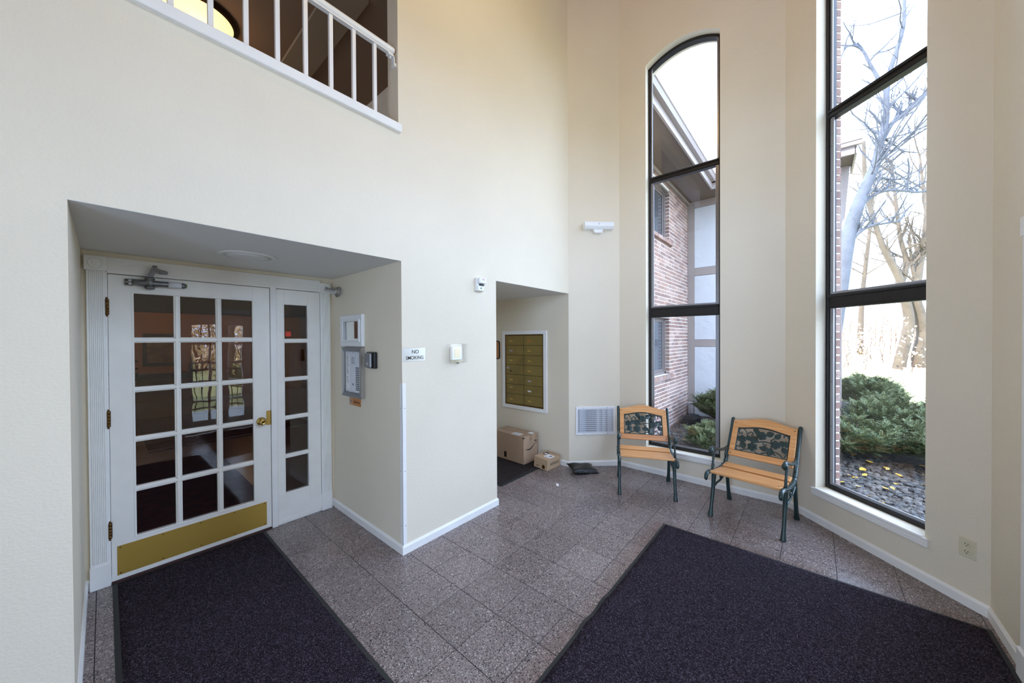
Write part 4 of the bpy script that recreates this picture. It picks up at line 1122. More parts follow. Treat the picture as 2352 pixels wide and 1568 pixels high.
# ------------------------------------------------------------------ parcels
def carton(name, label, x0, x1, y0, y1, z0, h, material, rot=0.0):
    cx_, cy_ = (x0+x1)/2, (y0+y1)/2
    t = thing(name, label, 'box', frame((cx_, cy_), rot, z0)); hx, hy = (x1-x0)/2, (y1-y0)/2
    b_ = MB(); b_.box(-hx, hx, -hy, hy, 0, h-0.003, 0.003); b_.build('body', material, t)
    for s_ in (-1, 1):
        b_ = MB()
        b_.box(min(0.0015*s_, hx*s_), max(0.0015*s_, hx*s_), -hy, hy, h-0.005, h, 0.001)
        b_.build('flap', material, t)
    return t, hx, hy


bx_, hx, hy = carton('large_carton', 'large brown carton with a black smile arrow standing on the alcove mat', 3.452, 3.727, 2.770, 3.330, 0.0095, 0.350, 'kraft', -2)
b = MB(); b.box(-0.024, 0.024, -hy-0.0006, hy+0.0006, 0.3500, 0.3508); b.box(-0.024, 0.024, -hy-0.0008, -hy, 0.28, 0.3505); b.build('packing_tape', 'tape', bx_)
def smile(t, y, sc, x0, z0):
    b_ = MB(); pts_t, pts_b = [], []
    for q in range(25):
        u = q/24; x = -0.105+0.195*u
        zc = -0.030-0.028*sin(pi*u*0.98)+0.062*u**1.7
        th = 0.0155*sin(pi*min(1, u*1.02))**0.7+0.001
        pts_t.append((x0+sc*x, z0+sc*(zc+th*0.45))); pts_b.append((x0+sc*x, z0+sc*(zc-th*0.55)))
    b_.poly(pts_t+pts_b[::-1], (y-0.0006, y), 'y')
    for ar in ([(0.055, 0.040), (0.085, 0.052), (0.110, 0.048), (0.105, 0.020), (0.092, -0.002), (0.088, 0.000), (0.094, 0.022), (0.096, 0.036), (0.080, 0.038), (0.058, 0.034)],):
        b_.poly([(x0+sc*x, z0+sc*z) for x, z in ar], (y-0.0006, y), 'y')
    return b_.build('smile_arrow', 'ink', t)
smile(bx_, -hy, 1.05, 0.006, 0.218)
hw_ = text('handwriting', '443', 0.036, 'inkgrey', bx_, tm(-0.002, -hy-0.0004, 0.250) @ Matrix.Rotation(radians(14), 4, 'Z'), 0.0002, sx=0.8, spacing=0.95)
b = MB(); b.box(-hx-0.0007, -hx+0.022, -hy-0.0007, -hy+0.022, 0.325, 0.338, 0.0004); b.build('corner_mark', 'ink', bx_)
b = MB()
for (x0, x1, z0, z1) in ((hx-0.040, hx-0.038, 0.300, 0.335), (hx-0.016, hx-0.014, 0.300, 0.335), (hx-0.040, hx-0.014, 0.333, 0.335), (hx-0.040, hx-0.014, 0.300, 0.302), (hx-0.034, hx-0.020, 0.310, 0.312)):
    b.box(x0, x1, -hy-0.0006, -hy, z0, z1)
b.build('handling_symbol', 'oldbrass', bx_)
b = MB(); b.box(-0.120, -0.030, -0.185, -0.045, 0.3500, 0.3507); lab = b.build('shipping_label', 'paper', bx_)
b = MB()
for q in range(9): b.box(-0.112, -0.045-0.01*(q % 3), -0.176+q*0.0135, -0.171+q*0.0135, 0.3506, 0.3510)
b.build('print', 'inkgrey', lab)
b = MB(); b.box(0.045, 0.115, -0.255, -0.185, 0.3500, 0.3507); b.build('paper_slip', 'paper', bx_)
b = MB(); b.box(-hx-0.0006, -hx, 0.02, 0.065, 0.03, 0.105)
b.build('printed_panel', 'darkwood', bx_)

nx_, hx, hy = carton('small_carton', 'small tan carton with black lettering beside the larger carton', 3.474, 3.738, 2.430, 2.640, 0.0, 0.132, 'kraft2', -3)
nx_.matrix_world = nx_.matrix_world @ Matrix.Translation((0, 0, 0.105*0.075)) @ Matrix.Rotation(math.asin(0.075), 4, 'X')
text('lettering', 'NESPRESSO', 0.042, 'ink', nx_, tm(0.012, -hy-0.0004, 0.068), 0.0002, sx=0.82)
b = MB(); b.box(-0.060, 0.050, -0.078, 0.020, 0.1320, 0.1327); lab = b.build('shipping_label', 'paper', nx_)
b = MB()
for q in range(7): b.box(-0.052, -0.030, -0.068+q*0.011, -0.064+q*0.011, 0.1326, 0.1329)
b.box(-0.015, 0.030, -0.060, -0.030, 0.1326, 0.1329); b.build('print', 'inkgrey', lab)
b = MB(); b.box(0.005, 0.085, 0.030, 0.085, 0.1320, 0.1326); bl = b.build('black_label', 'ink', nx_)
b = MB(); b.poly([(0.012, 0.040), (0.060, 0.036), (0.050, 0.070), (0.025, 0.074)], (0.1325, 0.1329), 'z'); b.build('pale_patch', 'paper', bl)
b = MB(); b.box(-hx-0.0005, -hx, -hy, hy, 0.066, 0.0675); b.build('lid_seam', 'oldbrass', nx_)
b = MB(); b.box(-hx-0.0006, -hx, 0.02, 0.075, 0.026, 0.034); b.lathe([(0.024, 0), (0.024, 0.0006)], 18, Matrix.Translation((-hx, -0.045, 0.036)) @ Matrix.Rotation(radians(-90), 4, 'Y')); b.build('side_print', 'oldbrass', nx_)

bg_ = thing('poly_mailer', 'crumpled black plastic mailer bag lying by the bay wall', 'parcel', frame((3.745, 2.105), -36, 0.0))
b = MB(); NX, NY = 26, 20; top, botm = {}, {}
rb = random.Random(5)
for i in range(NX+1):
    for j in range(NY+1):
        u, v = i/NX*2-1, j/NY*2-1
        pu = max(0.0, (1-u**4)*(1-v**4)); h = 0.058*pu**0.6*(1+0.10*sin(2*u+1.5*v)+0.06*sin(5*u-4*v+1))
        wr = 0.0035*sin(22*u+9*v)*abs(v)**3+0.0035*sin(19*v-7*u)*abs(u)**3+0.0022*sin(9*u+13*v+2)*(1-pu)
        ed = 0.030+0.030*(-u*0.6+v*0.5)+0.010*abs(u*v)
        x = 0.150*u*(1+0.10*v*v); y = 0.100*v*(1+0.12*u*u)
        top[i, j] = b.bm.verts.new((x, y, max(0.004, ed+h*0.75+wr))); botm[i, j] = b.bm.verts.new((x, y, max(0.001, ed-0.040*pu**0.5-0.001+wr*0.6)))
for i in range(NX):
    for j in range(NY):
        f = b.bm.faces.new((top[i, j], top[i+1, j], top[i+1, j+1], top[i, j+1])); f.smooth = True
        f = b.bm.faces.new((botm[i, j], botm[i, j+1], botm[i+1, j+1], botm[i+1, j])); f.smooth = True
ring = [(i, 0) for i in range(NX)]+[(NX, j) for j in range(NY)]+[(i, NY) for i in range(NX, 0, -1)]+[(0, j) for j in range(NY, 0, -1)]
for q in range(len(ring)):
    a, c = ring[q], ring[(q+1) % len(ring)]
    f = b.bm.faces.new((top[a], top[c], botm[c], botm[a])); f.smooth = True
b.build('bag', 'bag', bg_)
pp = thing('paper_scrap', 'torn scrap of white paper on the terrazzo near the alcove', 'litter', frame((3.222, 2.126), 20, 0.0))
b = MB()
for (cx_, cy_, w_, h_, a) in ((0.0, 0.0, 0.030, 0.018, 10), (0.020, 0.010, 0.018, 0.012, -25), (-0.026, -0.006, 0.016, 0.010, 30)):
    mm = Matrix.Translation((cx_, cy_, 0.0)) @ Matrix.Rotation(radians(a), 4, 'Z')
    vv = [b.bm.verts.new(mm @ Vector(p)) for p in ((-w_, -h_*0.6, 0.001), (0, -h_, 0.004), (w_, -h_*0.3, 0.002), (w_*0.7, h_*0.8, 0.006), (-w_*0.2, h_, 0.002), (-w_*0.9, h_*0.5, 0.005))]
    vb = [b.bm.verts.new(v.co-Vector((0, 0, 0.0008))) for v in vv]
    b.bm.faces.new(vv); b.bm.faces.new(vb[::-1])
    for q in range(6): b.bm.faces.new((vv[q], vb[q], vb[(q+1) % 6], vv[(q+1) % 6]))
b.build('paper', 'paper', pp)
b = MB(); b.box(0.006, 0.022, 0.0, 0.006, 0.0055, 0.0062); b.build('red_print', 'redsticker', pp)

# ------------------------------------------------------------------ benches (local x: along the seat, viewer's left to right; local -y: towards the sitter's front)
def spline(pts, n=8):
    """Catmull-Rom through tuples of any length."""
    out = []; P_ = [pts[0]]+list(pts)+[pts[-1]]
    for i in range(1, len(P_)-2):
        a, b_, c, d = P_[i-1:i+3]
        for q in range(n):
            t = q/n
            out.append(tuple(0.5*((2*b_[w])+(-a[w]+c[w])*t+(2*a[w]-5*b_[w]+4*c[w]-d[w])*t*t+(-a[w]+3*b_[w]-3*c[w]+d[w])*t**3) for w in range(len(b_))))
    out.append(tuple(P_[-2])); return out


def bar(mb, prof, w, x, rads, n=6, wide=1.0, seg=10):
    """Cast bar in the side plane at x; prof is a list of (depth, z), rads its radii."""
    s = spline([(p[0], p[1], r) for p, r in zip(prof, rads)], n)
    mb.tube([(x, -p[0], p[1]) for p in s], [p[2] for p in s], seg, flat=(Vector((1, 0, 0)), wide))


def make_bench(name, label, pos, deg):
    t = thing(name, label, 'bench', frame(pos, deg+90), 'garden benches in the bay')
    for sgn in (-1, 1):
        x = 0.268*sgn; xi = 0.262*sgn
        m_ = MB(); bar(m_, [(-0.090, 0.395), (-0.150, 0.47), (-0.205, 0.56), (-0.262, 0.66), (-0.322, 0.772), (-0.332, 0.790)], 0, x, [0.017, 0.017, 0.016, 0.015, 0.016, 0.010])
        bar(m_, [(-0.352, 0.772), (-0.334, 0.783), (-0.316, 0.778)], 0, x, [0.010, 0.014, 0.011], 4); m_.build('back_post', 'iron', t)
        m_ = MB(); bar(m_, [(-0.150, 0.455), (-0.098, 0.398), (-0.03, 0.372), (0.08, 0.366), (0.20, 0.378), (0.30, 0.402), (0.350, 0.406), (0.378, 0.392), (0.386, 0.366), (0.380, 0.350)], 0, x, [0.014, 0.017, 0.018, 0.018, 0.018, 0.018, 0.017, 0.016, 0.015, 0.009])
        rail_ = m_.build('seat_rail', 'iron', t)
        m_ = MB()
        for q in range(11):
            dq = -0.06+q*0.034; zq = 0.372+0.42*max(0, dq-0.1)**1.5 if dq > 0.1 else 0.370+1.6*max(0, -dq)**1.7
            m_.lathe([(0.011, 0), (0.008, 0.004), (0.004, 0.005)], 8, Matrix.Translation((x+sgn*0.0165, -dq, zq)) @ Matrix.Rotation(radians(90*sgn), 4, 'Y'))
        m_.build('rail_relief', 'iron', rail_)
        m_ = MB(); bar(m_, [(-0.195, 0.545), (-0.140, 0.530), (-0.060, 0.529), (0.04, 0.545), (0.13, 0.572), (0.20, 0.596), (0.245, 0.602), (0.268, 0.585), (0.262, 0.562), (0.243, 0.562)], 0, x, [0.010, 0.013, 0.014, 0.014, 0.014, 0.015, 0.015, 0.015, 0.014, 0.011])
        m_.lathe([(0.0, -0.020), (0.018, -0.019), (0.022, -0.012), (0.022, 0.012), (0.018, 0.019), (0.0, 0.020)], 16, Matrix.Translation((x, -0.256, 0.578)) @ RY); m_.build('armrest', 'iron', t)
        m_ = MB(); bar(m_, [(0.205, 0.590), (0.190, 0.560), (0.200, 0.530), (0.215, 0.49), (0.226, 0.445), (0.232, 0.395)], 0, x, [0.012, 0.011, 0.011, 0.009, 0.011, 0.012])
        for q in range(4): m_.lathe([(0.008, -0.004), (0.0125, 0), (0.008, 0.004)], 10, Matrix.Translation((x, -0.203-q*0.003, 0.526-q*0.012)))
        bar(m_, [(0.190, 0.560), (0.160, 0.545), (0.150, 0.560), (0.163, 0.566)], 0, x, [0.008, 0.007, 0.006, 0.005], 4, seg=6)
        bar(m_, [(0.226, 0.42), (0.205, 0.425), (0.197, 0.442), (0.206, 0.450)], 0, x, [0.008, 0.007, 0.006, 0.006], 4, seg=6); m_.build('arm_support', 'iron', t)
        m_ = MB(); bar(m_, [(-0.150, 0.53), (-0.115, 0.505), (-0.100, 0.465), (-0.112, 0.43)], 0, x, [0.009, 0.009, 0.009, 0.010], 4, seg=8); m_.build('post_curl', 'iron', t)
        m_ = MB(); bar(m_, [(0.205, 0.385), (0.215, 0.32), (0.228, 0.24), (0.250, 0.16), (0.272, 0.08), (0.290, 0.020), (0.296, 0.0)], 0, x*0.985, [0.020, 0.018, 0.016, 0.015, 0.015, 0.020, 0.022]); m_.build('leg', 'iron', t)
        m_ = MB(); bar(m_, [(-0.095, 0.395), (-0.125, 0.33), (-0.145, 0.24), (-0.165, 0.14), (-0.185, 0.06), (-0.198, 0.015), (-0.200, 0.0)], 0, x*0.985, [0.018, 0.017, 0.016, 0.016, 0.018, 0.022, 0.023]); m_.build('leg', 'iron', t)
        m_ = MB(); bar(m_, [(0.236, 0.205), (0.212, 0.240), (0.150, 0.256), (0.085, 0.258), (0.03, 0.262), (-0.06, 0.285), (-0.135, 0.322)], 0, x*0.985, [0.009, 0.010, 0.009, 0.009, 0.009, 0.009, 0.010])
        bar(m_, [(0.03, 0.262), (0.050, 0.285), (0.040, 0.305), (0.022, 0.300), (0.020, 0.285)], 0, x*0.985, [0.009, 0.008, 0.008, 0.008, 0.007], 4, seg=6)
        bar(m_, [(0.0, 0.27), (-0.005, 0.30), (0.004, 0.33), (0.0, 0.365)], 0, x*0.985, [0.009, 0.008, 0.009, 0.009], 4, seg=6)
        bar(m_, [(0.20, 0.345), (0.178, 0.335), (0.172, 0.318), (0.184, 0.312)], 0, x*0.985, [0.009, 0.008, 0.007, 0.007], 4, seg=6); m_.build('leg_brace', 'iron', t)
    # seat slats
    for d0, z0, d1, z1, nm in ((-0.074, 0.396, 0.020, 0.384, 'seat_slat'), (0.042, 0.376, 0.330, 0.409, 'seat_slat')):
        m_ = MB(); L_ = sqrt((d1-d0)**2+(z1-z0)**2)
        mm = Matrix.Translation((0, -d0, z0)) @ Matrix.Rotation(-math.atan2(z1-z0, d1-d0), 4, 'X')
        m_.box(-0.256, 0.256, -L_, 0, -0.010, 0.012, 0.005, mm, 2); sl_ = m_.build(nm, 'wood', t)
        m_ = MB()
        for sx in (-0.236, 0.236):
            for sy in ((-L_*0.5,) if L_ < 0.2 else (-0.03, -L_+0.035)):
                m_.lathe([(0.006, 0.0), (0.005, 0.0025), (0.0, 0.003)], 10, mm @ Matrix.Translation((sx, sy, 0.012)))
        m_.build('bolt', 'bolt', sl_, kind='stuff')
    # back: plane leaning from (d -0.128, z 0.462) to (d -0.318, z 0.772)
    B0, B1 = Vector((0, 0.128, 0.462)), Vector((0, 0.318, 0.772)); HB = (B1-B0).length
    ez = (B1-B0).normalized(); ey = Vector((0, ez.z, -ez.y)); ex = Vector((1, 0, 0))
    MBk = Matrix(((ex.x, ey.x, ez.x, B0.x), (ex.y, ey.y, ez.y, B0.y), (ex.z, ey.z, ez.z, B0.z), (0, 0, 0, 1)))
    HWd = 0.252; sw = 0.046; rb_, tb_ = 0.058, 0.286
    def arch(u, amp=0.040): return amp*0.5*(1+cos(pi*max(-1, min(1, u/HWd/0.98))))
    N_ = 24
    m_ = MB(); up_, lo_ = [], []
    for q in range(N_+1):
        u = -HWd+2*HWd*q/N_; up_.append((u, HB-0.002+arch(u, 0.046))); lo_.append((u, tb_+arch(u, 0.036)))
    m_.poly(up_+lo_[::-1], (-0.011, 0.011), 'y', MBk); tr_ = m_.build('top_rail', 'wood', t)
    m_ = MB()
    for sx in (-0.234, 0.234): m_.lathe([(0.006, 0), (0.005, 0.0025), (0, 0.003)], 10, MBk @ Matrix.Translation((sx, -0.011, HB-0.028)) @ RX)
    m_.build('bolt', 'bolt', tr_, kind='stuff')
    m_ = MB(); m_.box(-HWd, HWd, -0.011, 0.011, 0, rb_, 0.003, MBk); br_ = m_.build('bottom_rail', 'wood_red' if name.endswith('seat_bench') else 'wood', t)
    m_ = MB()
    for sx in (-0.234, 0.234): m_.lathe([(0.006, 0), (0.005, 0.0025), (0, 0.003)], 10, MBk @ Matrix.Translation((sx, -0.011, 0.024)) @ RX)
    m_.build('bolt', 'bolt', br_, kind='stuff')
    for sgn in (-1, 1):
        m_ = MB(); a, c = sorted((sgn*HWd, sgn*(HWd-sw))); m_.box(a, c, -0.011, 0.011, rb_+0.0006, tb_+0.0005, 0.002, MBk); m_.build('stile', 'wood', t)
    # cast panel
    PW = HWd-sw; z0 = rb_; H_ = tb_-rb_
    m_ = MB()
    m_.box(-PW, PW, -0.007, 0.007, z0, z0+0.008, 0.002, MBk)
    for sgn in (-1, 1):
        a, c = sorted((sgn*PW, sgn*(PW-0.008))); m_.box(a, c, -0.007, 0.007, z0, tb_+arch(PW, 0.036), 0.002, MBk)
    tp_ = [(u, tb_+arch(u, 0.036)) for u in [-PW+2*PW*q/N_ for q in range(N_+1)]]
    m_.poly(tp_+[(u, z-0.009) for u, z in tp_[::-1]], (-0.007, 0.007), 'y', MBk)
    pan = m_.build('back_panel', 'iron', t, 'dark green cast iron panel of flowers and vines')
    def Q(x, y): return (-PW+2*PW*x, z0+H_*y)
    def flower(x, y, r):
        m2 = MB(); cx_, cz_ = Q(x, y); nP = 6
        for q in range(nP):
            a = 2*pi*q/nP+x*5; ctr = Vector((cx_+cos(a)*r*0.60, -0.004, cz_+sin(a)*r*0.60))
            mm = MBk @ Matrix.Translation(ctr) @ Matrix.Rotation(-a, 4, 'Y') @ Matrix.Diagonal((1.0, 1, 0.92, 1)) @ RX
            m2.lathe([(0.001, 0.001), (r*0.30, 0.000), (r*0.47, 0.004), (r*0.44, 0.008), (0.001, 0.003)][::-1], 9, mm)
        m2.lathe([(r*0.24, 0), (r*0.24, 0.010), (r*0.14, 0.013), (0.0, 0.011)], 12, MBk @ Matrix.Translation((cx_, -0.001, cz_)) @ RX)
        m2.build('flower', 'iron', pan)
    for f_ in ((0.115, 0.53, 0.037), (0.49, 0.80, 0.041), (0.34, 0.27, 0.042), (0.76, 0.52, 0.040)): flower(*f_)
    def leaf(x, y, ang, L_, w_):
        L_ *= 1.16; w_ *= 1.22
        m2 = MB(); cx_, cz_ = Q(x, y); o_ = []; nn = 7
        prof = [0, 0.55, 0.9, 1.0, 0.85, 0.5, 0.0]
        mid = [m2.bm.verts.new((L_*(q/(nn-1)-0.5), -0.006, 0)) for q in range(nn)]
        up2 = [m2.bm.verts.new((L_*(q/(nn-1)-0.5), -0.002, w_*prof[q])) for q in range(1, nn-1)]
        dn2 = [m2.bm.verts.new((L_*(q/(nn-1)-0.5), -0.002, -w_*prof[q])) for q in range(1, nn-1)]
        bk = [m2.bm.verts.new((L_*(q/(nn-1)-0.5), 0.004, 0)) for q in range(1, nn-1)]
        U_ = [mid[0]]+up2+[mid[-1]]; D_ = [mid[0]]+dn2+[mid[-1]]; K_ = [mid[0]]+bk+[mid[-1]]
        for A_, B_ in ((mid, U_), (D_, mid), (U_, K_), (K_, D_)):
            for q in range(nn-1):
                vs2 = []
                for v in (A_[q], A_[q+1], B_[q+1], B_[q]):
                    if v not in vs2: vs2.append(v)
                if len(vs2) >= 3: m2.bm.faces.new(vs2)
        bmesh.ops.transform(m2.bm, matrix=MBk @ Matrix.Translation((cx_, -0.002, cz_)) @ Matrix.Rotation(-radians(ang), 4, 'Y'), verts=m2.bm.verts)
        m2.build('leaf', 'iron', pan)
    for l_ in ((0.37, 0.98, -52, 0.085, 0.019), (0.345, 0.60, 158, 0.078, 0.030), (0.635, 0.93, 28, 0.066, 0.024), (0.78, 0.89, 50, 0.062, 0.021), (0.235, 0.62, 5, 0.052, 0.021),
               (0.15, 0.28, -65, 0.070, 0.024), (0.56, 0.29, 172, 0.072, 0.022), (0.675, 0.20, -100, 0.078, 0.024), (0.875, 0.62, 20, 0.060, 0.022), (0.93, 0.36, -58, 0.068, 0.020), (0.42, 0.88, -48, 0.055, 0.020), (0.95, 0.58, -30, 0.05, 0.016)):
        leaf(*l_)
    def vine(pts, r=0.0042):
        m2 = MB(); s = spline([Q(*p) for p in pts], 7)
        m2.tube([tuple(MBk @ Vector((p[0], -0.001, p[1]))) for p in s], [r*(0.75+0.5*min(1, 3*q/len(s))) if q < len(s)*0.5 else r*(0.75+0.5*min(1, 3*(len(s)-q)/len(s))) for q in range(len(s))], 7)
        m2.build('vine', 'iron', pan)
    for v_ in ([(0.205, 0.68), (0.18, 0.86), (0.115, 1.0), (0.05, 0.98), (0.025, 0.86), (0.06, 0.76), (0.095, 0.80), (0.08, 0.86)],
               [(0.20, 0.70), (0.225, 0.86), (0.28, 0.90), (0.315, 0.84), (0.30, 0.77), (0.27, 0.79)],
               [(0.24, 0.545), (0.33, 0.50), (0.43, 0.52), (0.53, 0.58), (0.62, 0.58), (0.70, 0.54)],
               [(0.53, 0.58), (0.525, 0.50), (0.555, 0.43), (0.59, 0.46), (0.58, 0.50)],
               [(0.665, 0.60), (0.67, 0.68), (0.71, 0.76), (0.75, 0.84)],
               [(0.03, 0.03), (0.10, 0.04), (0.17, 0.10), (0.25, 0.15), (0.30, 0.20)],
               [(0.04, 0.05), (0.02, 0.14), (0.05, 0.22), (0.09, 0.20), (0.09, 0.15)],
               [(0.37, 0.16), (0.42, 0.06), (0.50, 0.04), (0.55, 0.11), (0.62, 0.13), (0.67, 0.07)],
               [(0.74, 0.24), (0.80, 0.22), (0.86, 0.16), (0.92, 0.05)],
               [(0.755, 0.22), (0.745, 0.15), (0.77, 0.12), (0.785, 0.15)],
               [(0.955, 0.02), (0.945, 0.14), (0.975, 0.20)],
               [(0.97, 0.66), (0.985, 0.82), (0.955, 0.96), (0.91, 0.98), (0.885, 0.92), (0.905, 0.88)],
               [(0.97, 0.72), (0.94, 0.70), (0.925, 0.75)]):
        vine(v_)
    return t


make_bench('garden_seat_bench', 'garden bench in front of the tall window, beside the white air register', (3.815, 1.392), 204.4)
make_bench('garden_bench', 'garden bench between the two tall windows, by the mat edge', (3.801, 0.4016), 171.9)

# ------------------------------------------------------------------ entrance door behind the camera (seen mirrored in the lobby door glass)
ed = struct('door_2', frame((0, -0.763-0.11), 0))
# local y points into the building here, so the leaf is built facing +y
glazed_leaf(ed, 0.842, 1.763, 0.012, 2.045, 0.955, 1.645, 0.25, 1.86, 3, 5, -0.022, 0.022, glass='glass')
b = MB(); b.box(0.830, 0.842, -0.08, 0.11, 0, 2.06); b.box(1.763, 1.775, -0.08, 0.11, 0, 2.06); b.box(0.83, 1.775, -0.08, 0.11, 2.046, 2.06); b.build('door_jamb', 'trim', ed)

# ------------------------------------------------------------------ courtyard: ground, brick wing, stucco wall, roof edge
GZ = -0.09
def gz(x, y):
    t = max(0.0, min(1.0, (y-0.15)/1.0)); return GZ-0.191*t*t*(3-2*t)


ground = MB(); G_ = {}
for i in range(43):
    for j in range(44):
        x = 4.30+i*0.2; y = -6.0+j*0.2 if j < 30 else (j-30)*0.1885
        G_[i, j] = ground.bm.verts.new((x, y, gz(x, y)))
for i in range(42):
    for j in range(43):
        f = ground.bm.faces.new((G_[i, j], G_[i+1, j], G_[i+1, j+1], G_[i, j+1])); f.smooth = True
ground = ground.build('ground', 'gravel', kind='structure')
lw = MB(); lw.box(12.7, 60, -60, 30, GZ-0.3, GZ+0.01); lw.box(-20, 12.7, -40, -6.0, GZ-0.3, GZ+0.01); lw.build('ground_lawn', 'lawn', kind='structure')
YB, XS = 2.282, 9.104
SOF = 4.794
GW = -0.281                                  # the ground falls a little towards the wing
w1 = (5.79, 7.68, 3.586, 4.638); w2 = (5.79, 7.68, 0.854, 2.034)      # windows of the brick wing: X0, X1, z0, z1
bw = MB()
ys0, ys1 = YB+0.006, YB+0.25
for (x0, x1, z0, z1) in ((4.50, XS, GW-0.2, w2[2]), (w2[1], XS, w2[2], SOF+0.3), (4.50, w2[0], w2[2], SOF+0.3), (w2[0], w2[1], w2[3], w1[2]), (w2[0], w2[1], w1[3], SOF+0.3)):
    bw.box(x0+(0.005 if x0 in (w1[1], w2[1]) else 0), x1, ys0, ys1, z0, z1)
bw = bw.build('wall_courtyard', 'mortar', kind='structure')
cands = []
PT = 0.0754
rows = int((SOF-0.03-GW)/PT)+1
for r in range(rows):
    z = GW-0.01+r*PT; off = 0.1131 if r % 2 else 0.0
    for c in range(-1, 20):
        x0 = XS-0.004-off-(c+1)*0.2262; x1 = x0+0.2065
        if c == -1:
            if not r % 2: continue
            x0 = XS-off+0.004; x1 = XS-0.006
        if x0 < 6.3: continue
        for (a, b2, cz, dz) in (w1, w2):
            if cz-0.07 < z+0.03 < dz+0.01:
                if x0 < b2 < x1: x0 = b2
                elif x1 <= b2+0.001: x0 = x1
        if x1-x0 < 0.03 or z+0.0615 > SOF+0.02: continue
        cands.append((abs(x0-7.3)*0.4+x0, x0, x1, z))
cands.sort()
bmeshes = {}
far = MB()
for q, (_, x0, x1, z) in enumerate(cands):
    dy = random.uniform(-0.0025, 0.0025)
    if q < 300:
        key = round(x1-x0, 3)
        if key not in bmeshes:
            t = MB(); t.box(0, x1-x0, 0, 0.10, 0, 0.0615, 0.003); o = t.build('brick', 'brick', bw); bmeshes[key] = o.data
        else:
            o = bpy.data.objects.new('brick', bmeshes[key]); col.objects.link(o); o.parent = bw
        o.location = (x0, YB+dy, z)
    else:
        far.box(x0, x1, YB+dy, YB+dy+0.10, z, z+0.0615)
far.build('far_bricks', 'brickisl', bw, kind='stuff')
for nm, (x0, x1, z0, z1) in (('window_4', w1), ('window_5', w2)):
    w = struct(nm, Matrix.Translation((0, YB, 0)))
    b = MB(); fy0, fy1 = 0.075, 0.15
    b.box(x1-0.065, x1, fy0, fy1, z0, z1, 0.004); b.box(x0, x1, fy0, fy1, z0, z0+0.06, 0.004); b.box(x0, x1, fy0, fy1, z1-0.06, z1, 0.004)
    b.box(x1-0.80, x1-0.73, fy0, fy1, z0, z1, 0.004); b.box(x0, x0+0.06, fy0, fy1, z0, z1, 0.004); b.build('window_frame', 'winframe', w)
    b = MB(); b.box(x0, x1, 0.0, 0.15, z1-0.035, z1+0.002, 0.003); b.build('head_trim', 'board', w)
    b = MB(); b.box(x1-0.125, x1-0.065, fy0+0.02, fy1-0.01, z0+0.06, z1-0.06, 0.003); b.box(x1-0.73, x1-0.68, fy0+0.02, fy1-0.01, z0+0.06, z1-0.06, 0.003)
    b.box(x1-0.68, x1-0.125, fy0+0.02, fy1-0.01, z0+0.06, z0+0.105, 0.003); b.box(x1-0.68, x1-0.125, fy0+0.02, fy1-0.01, z1-0.105, z1-0.06, 0.003); b.build('sash', 'winframe', w)
    b = MB(); b.box(x1-0.69, x1-0.12, 0.112, 0.118, z0+0.1, z1-0.1); b.build('pane', 'darkglass', w)
    b = MB(); b.box(x0+0.05, x1-0.79, 0.112, 0.118, z0+0.05, z1-0.05); b.build('pane', 'darkglass', w)
    sm = None
    for q in range(16):
        x = x1+0.10-q*0.0754
        if sm is None:
            b = MB(); b.box(-0.066, 0, -0.05, 0.08, -0.08, 0.0, 0.004); o = b.build('sill_brick', 'brick', w); sm = o.data
        else:
            o = bpy.data.objects.new('sill_brick', sm); col.objects.link(o); o.parent = w
        o.location = (x, 0, z0-0.001); o.rotation_euler = (radians(-6), 0, 0)
sw_ = MB(); sw_.box(XS, XS+0.2, -0.40, YB+0.25, GW-0.2, SOF+0.3); sw_ = sw_.build('wall_stucco', 'board', kind='structure')
for (z0, z1) in ((-0.23, 1.394), (1.561, 3.052), (3.241, 4.638)):
    b = MB(); b.box(XS-0.014, XS+0.01, -0.29, 2.135, z0, z1, 0.003); b.build('stucco_panel', 'stucco', sw_)
for (y0, y1, z0, z1) in ((2.137, YB, GW, SOF), (-0.33, 2.137, 1.399, 1.555), (-0.33, 2.137, 3.058, 3.236), (-0.33, 2.137, 4.643, SOF), (-0.40, -0.29, GW, SOF)):
    b = MB(); b.box(XS-0.024, XS, y0, y1, z0, z1, 0.003); b.build('trim_board', 'board', sw_)
sw_ = MB(); sw_.poly([(-0.506, SOF), (-0.40, SOF), (-0.40, 3.77), (-0.44, 3.85)], (XS-0.02, XS+0.16), 'x'); sw_.build('trim_6', 'board', kind='structure')
rf = struct('roof_courtyard')
b = MB(); b.box(4.49, XS+0.02, 1.66, YB+0.02, SOF, SOF+0.02); b.box(8.48, XS+0.02, -0.534, 1.66, SOF, SOF+0.02); b.build('soffit', 'soffit', rf)
b = MB(); b.box(4.50, XS, YB-0.05, YB+0.01, SOF-0.067, SOF, 0.004); b.build('frieze_board', 'board', rf)
b = MB(); b.box(4.49, 8.487, 1.642, 1.675, SOF-0.033, SOF+0.19, 0.003); b.box(8.464, 8.498, -0.545, 1.675, SOF-0.033, SOF+0.19, 0.003); b.box(8.464, 9.46, -0.562, -0.529, SOF-0.033, SOF+0.19, 0.003); b.build('fascia', 'gutter', rf)
b = MB()
prof = [(0.0, 0.10), (0.0, 0.0), (0.06, -0.0), (0.085, 0.045), (0.10, 0.055), (0.10, 0.11), (0.092, 0.11), (0.092, 0.06), (0.075, 0.05), (0.055, 0.008), (0.008, 0.008), (0.008, 0.10)]
b.poly([(1.642-p[0]*1.11, SOF+0.095+p[1]*1.11) for p in prof], (4.49, 8.464), 'x')
b.poly([(8.464-p[0]*1.11, SOF+0.095+p[1]*1.11) for p in prof], (-0.618, 1.642), 'y')
b.build('gutter', 'gutter', rf)
b = MB()
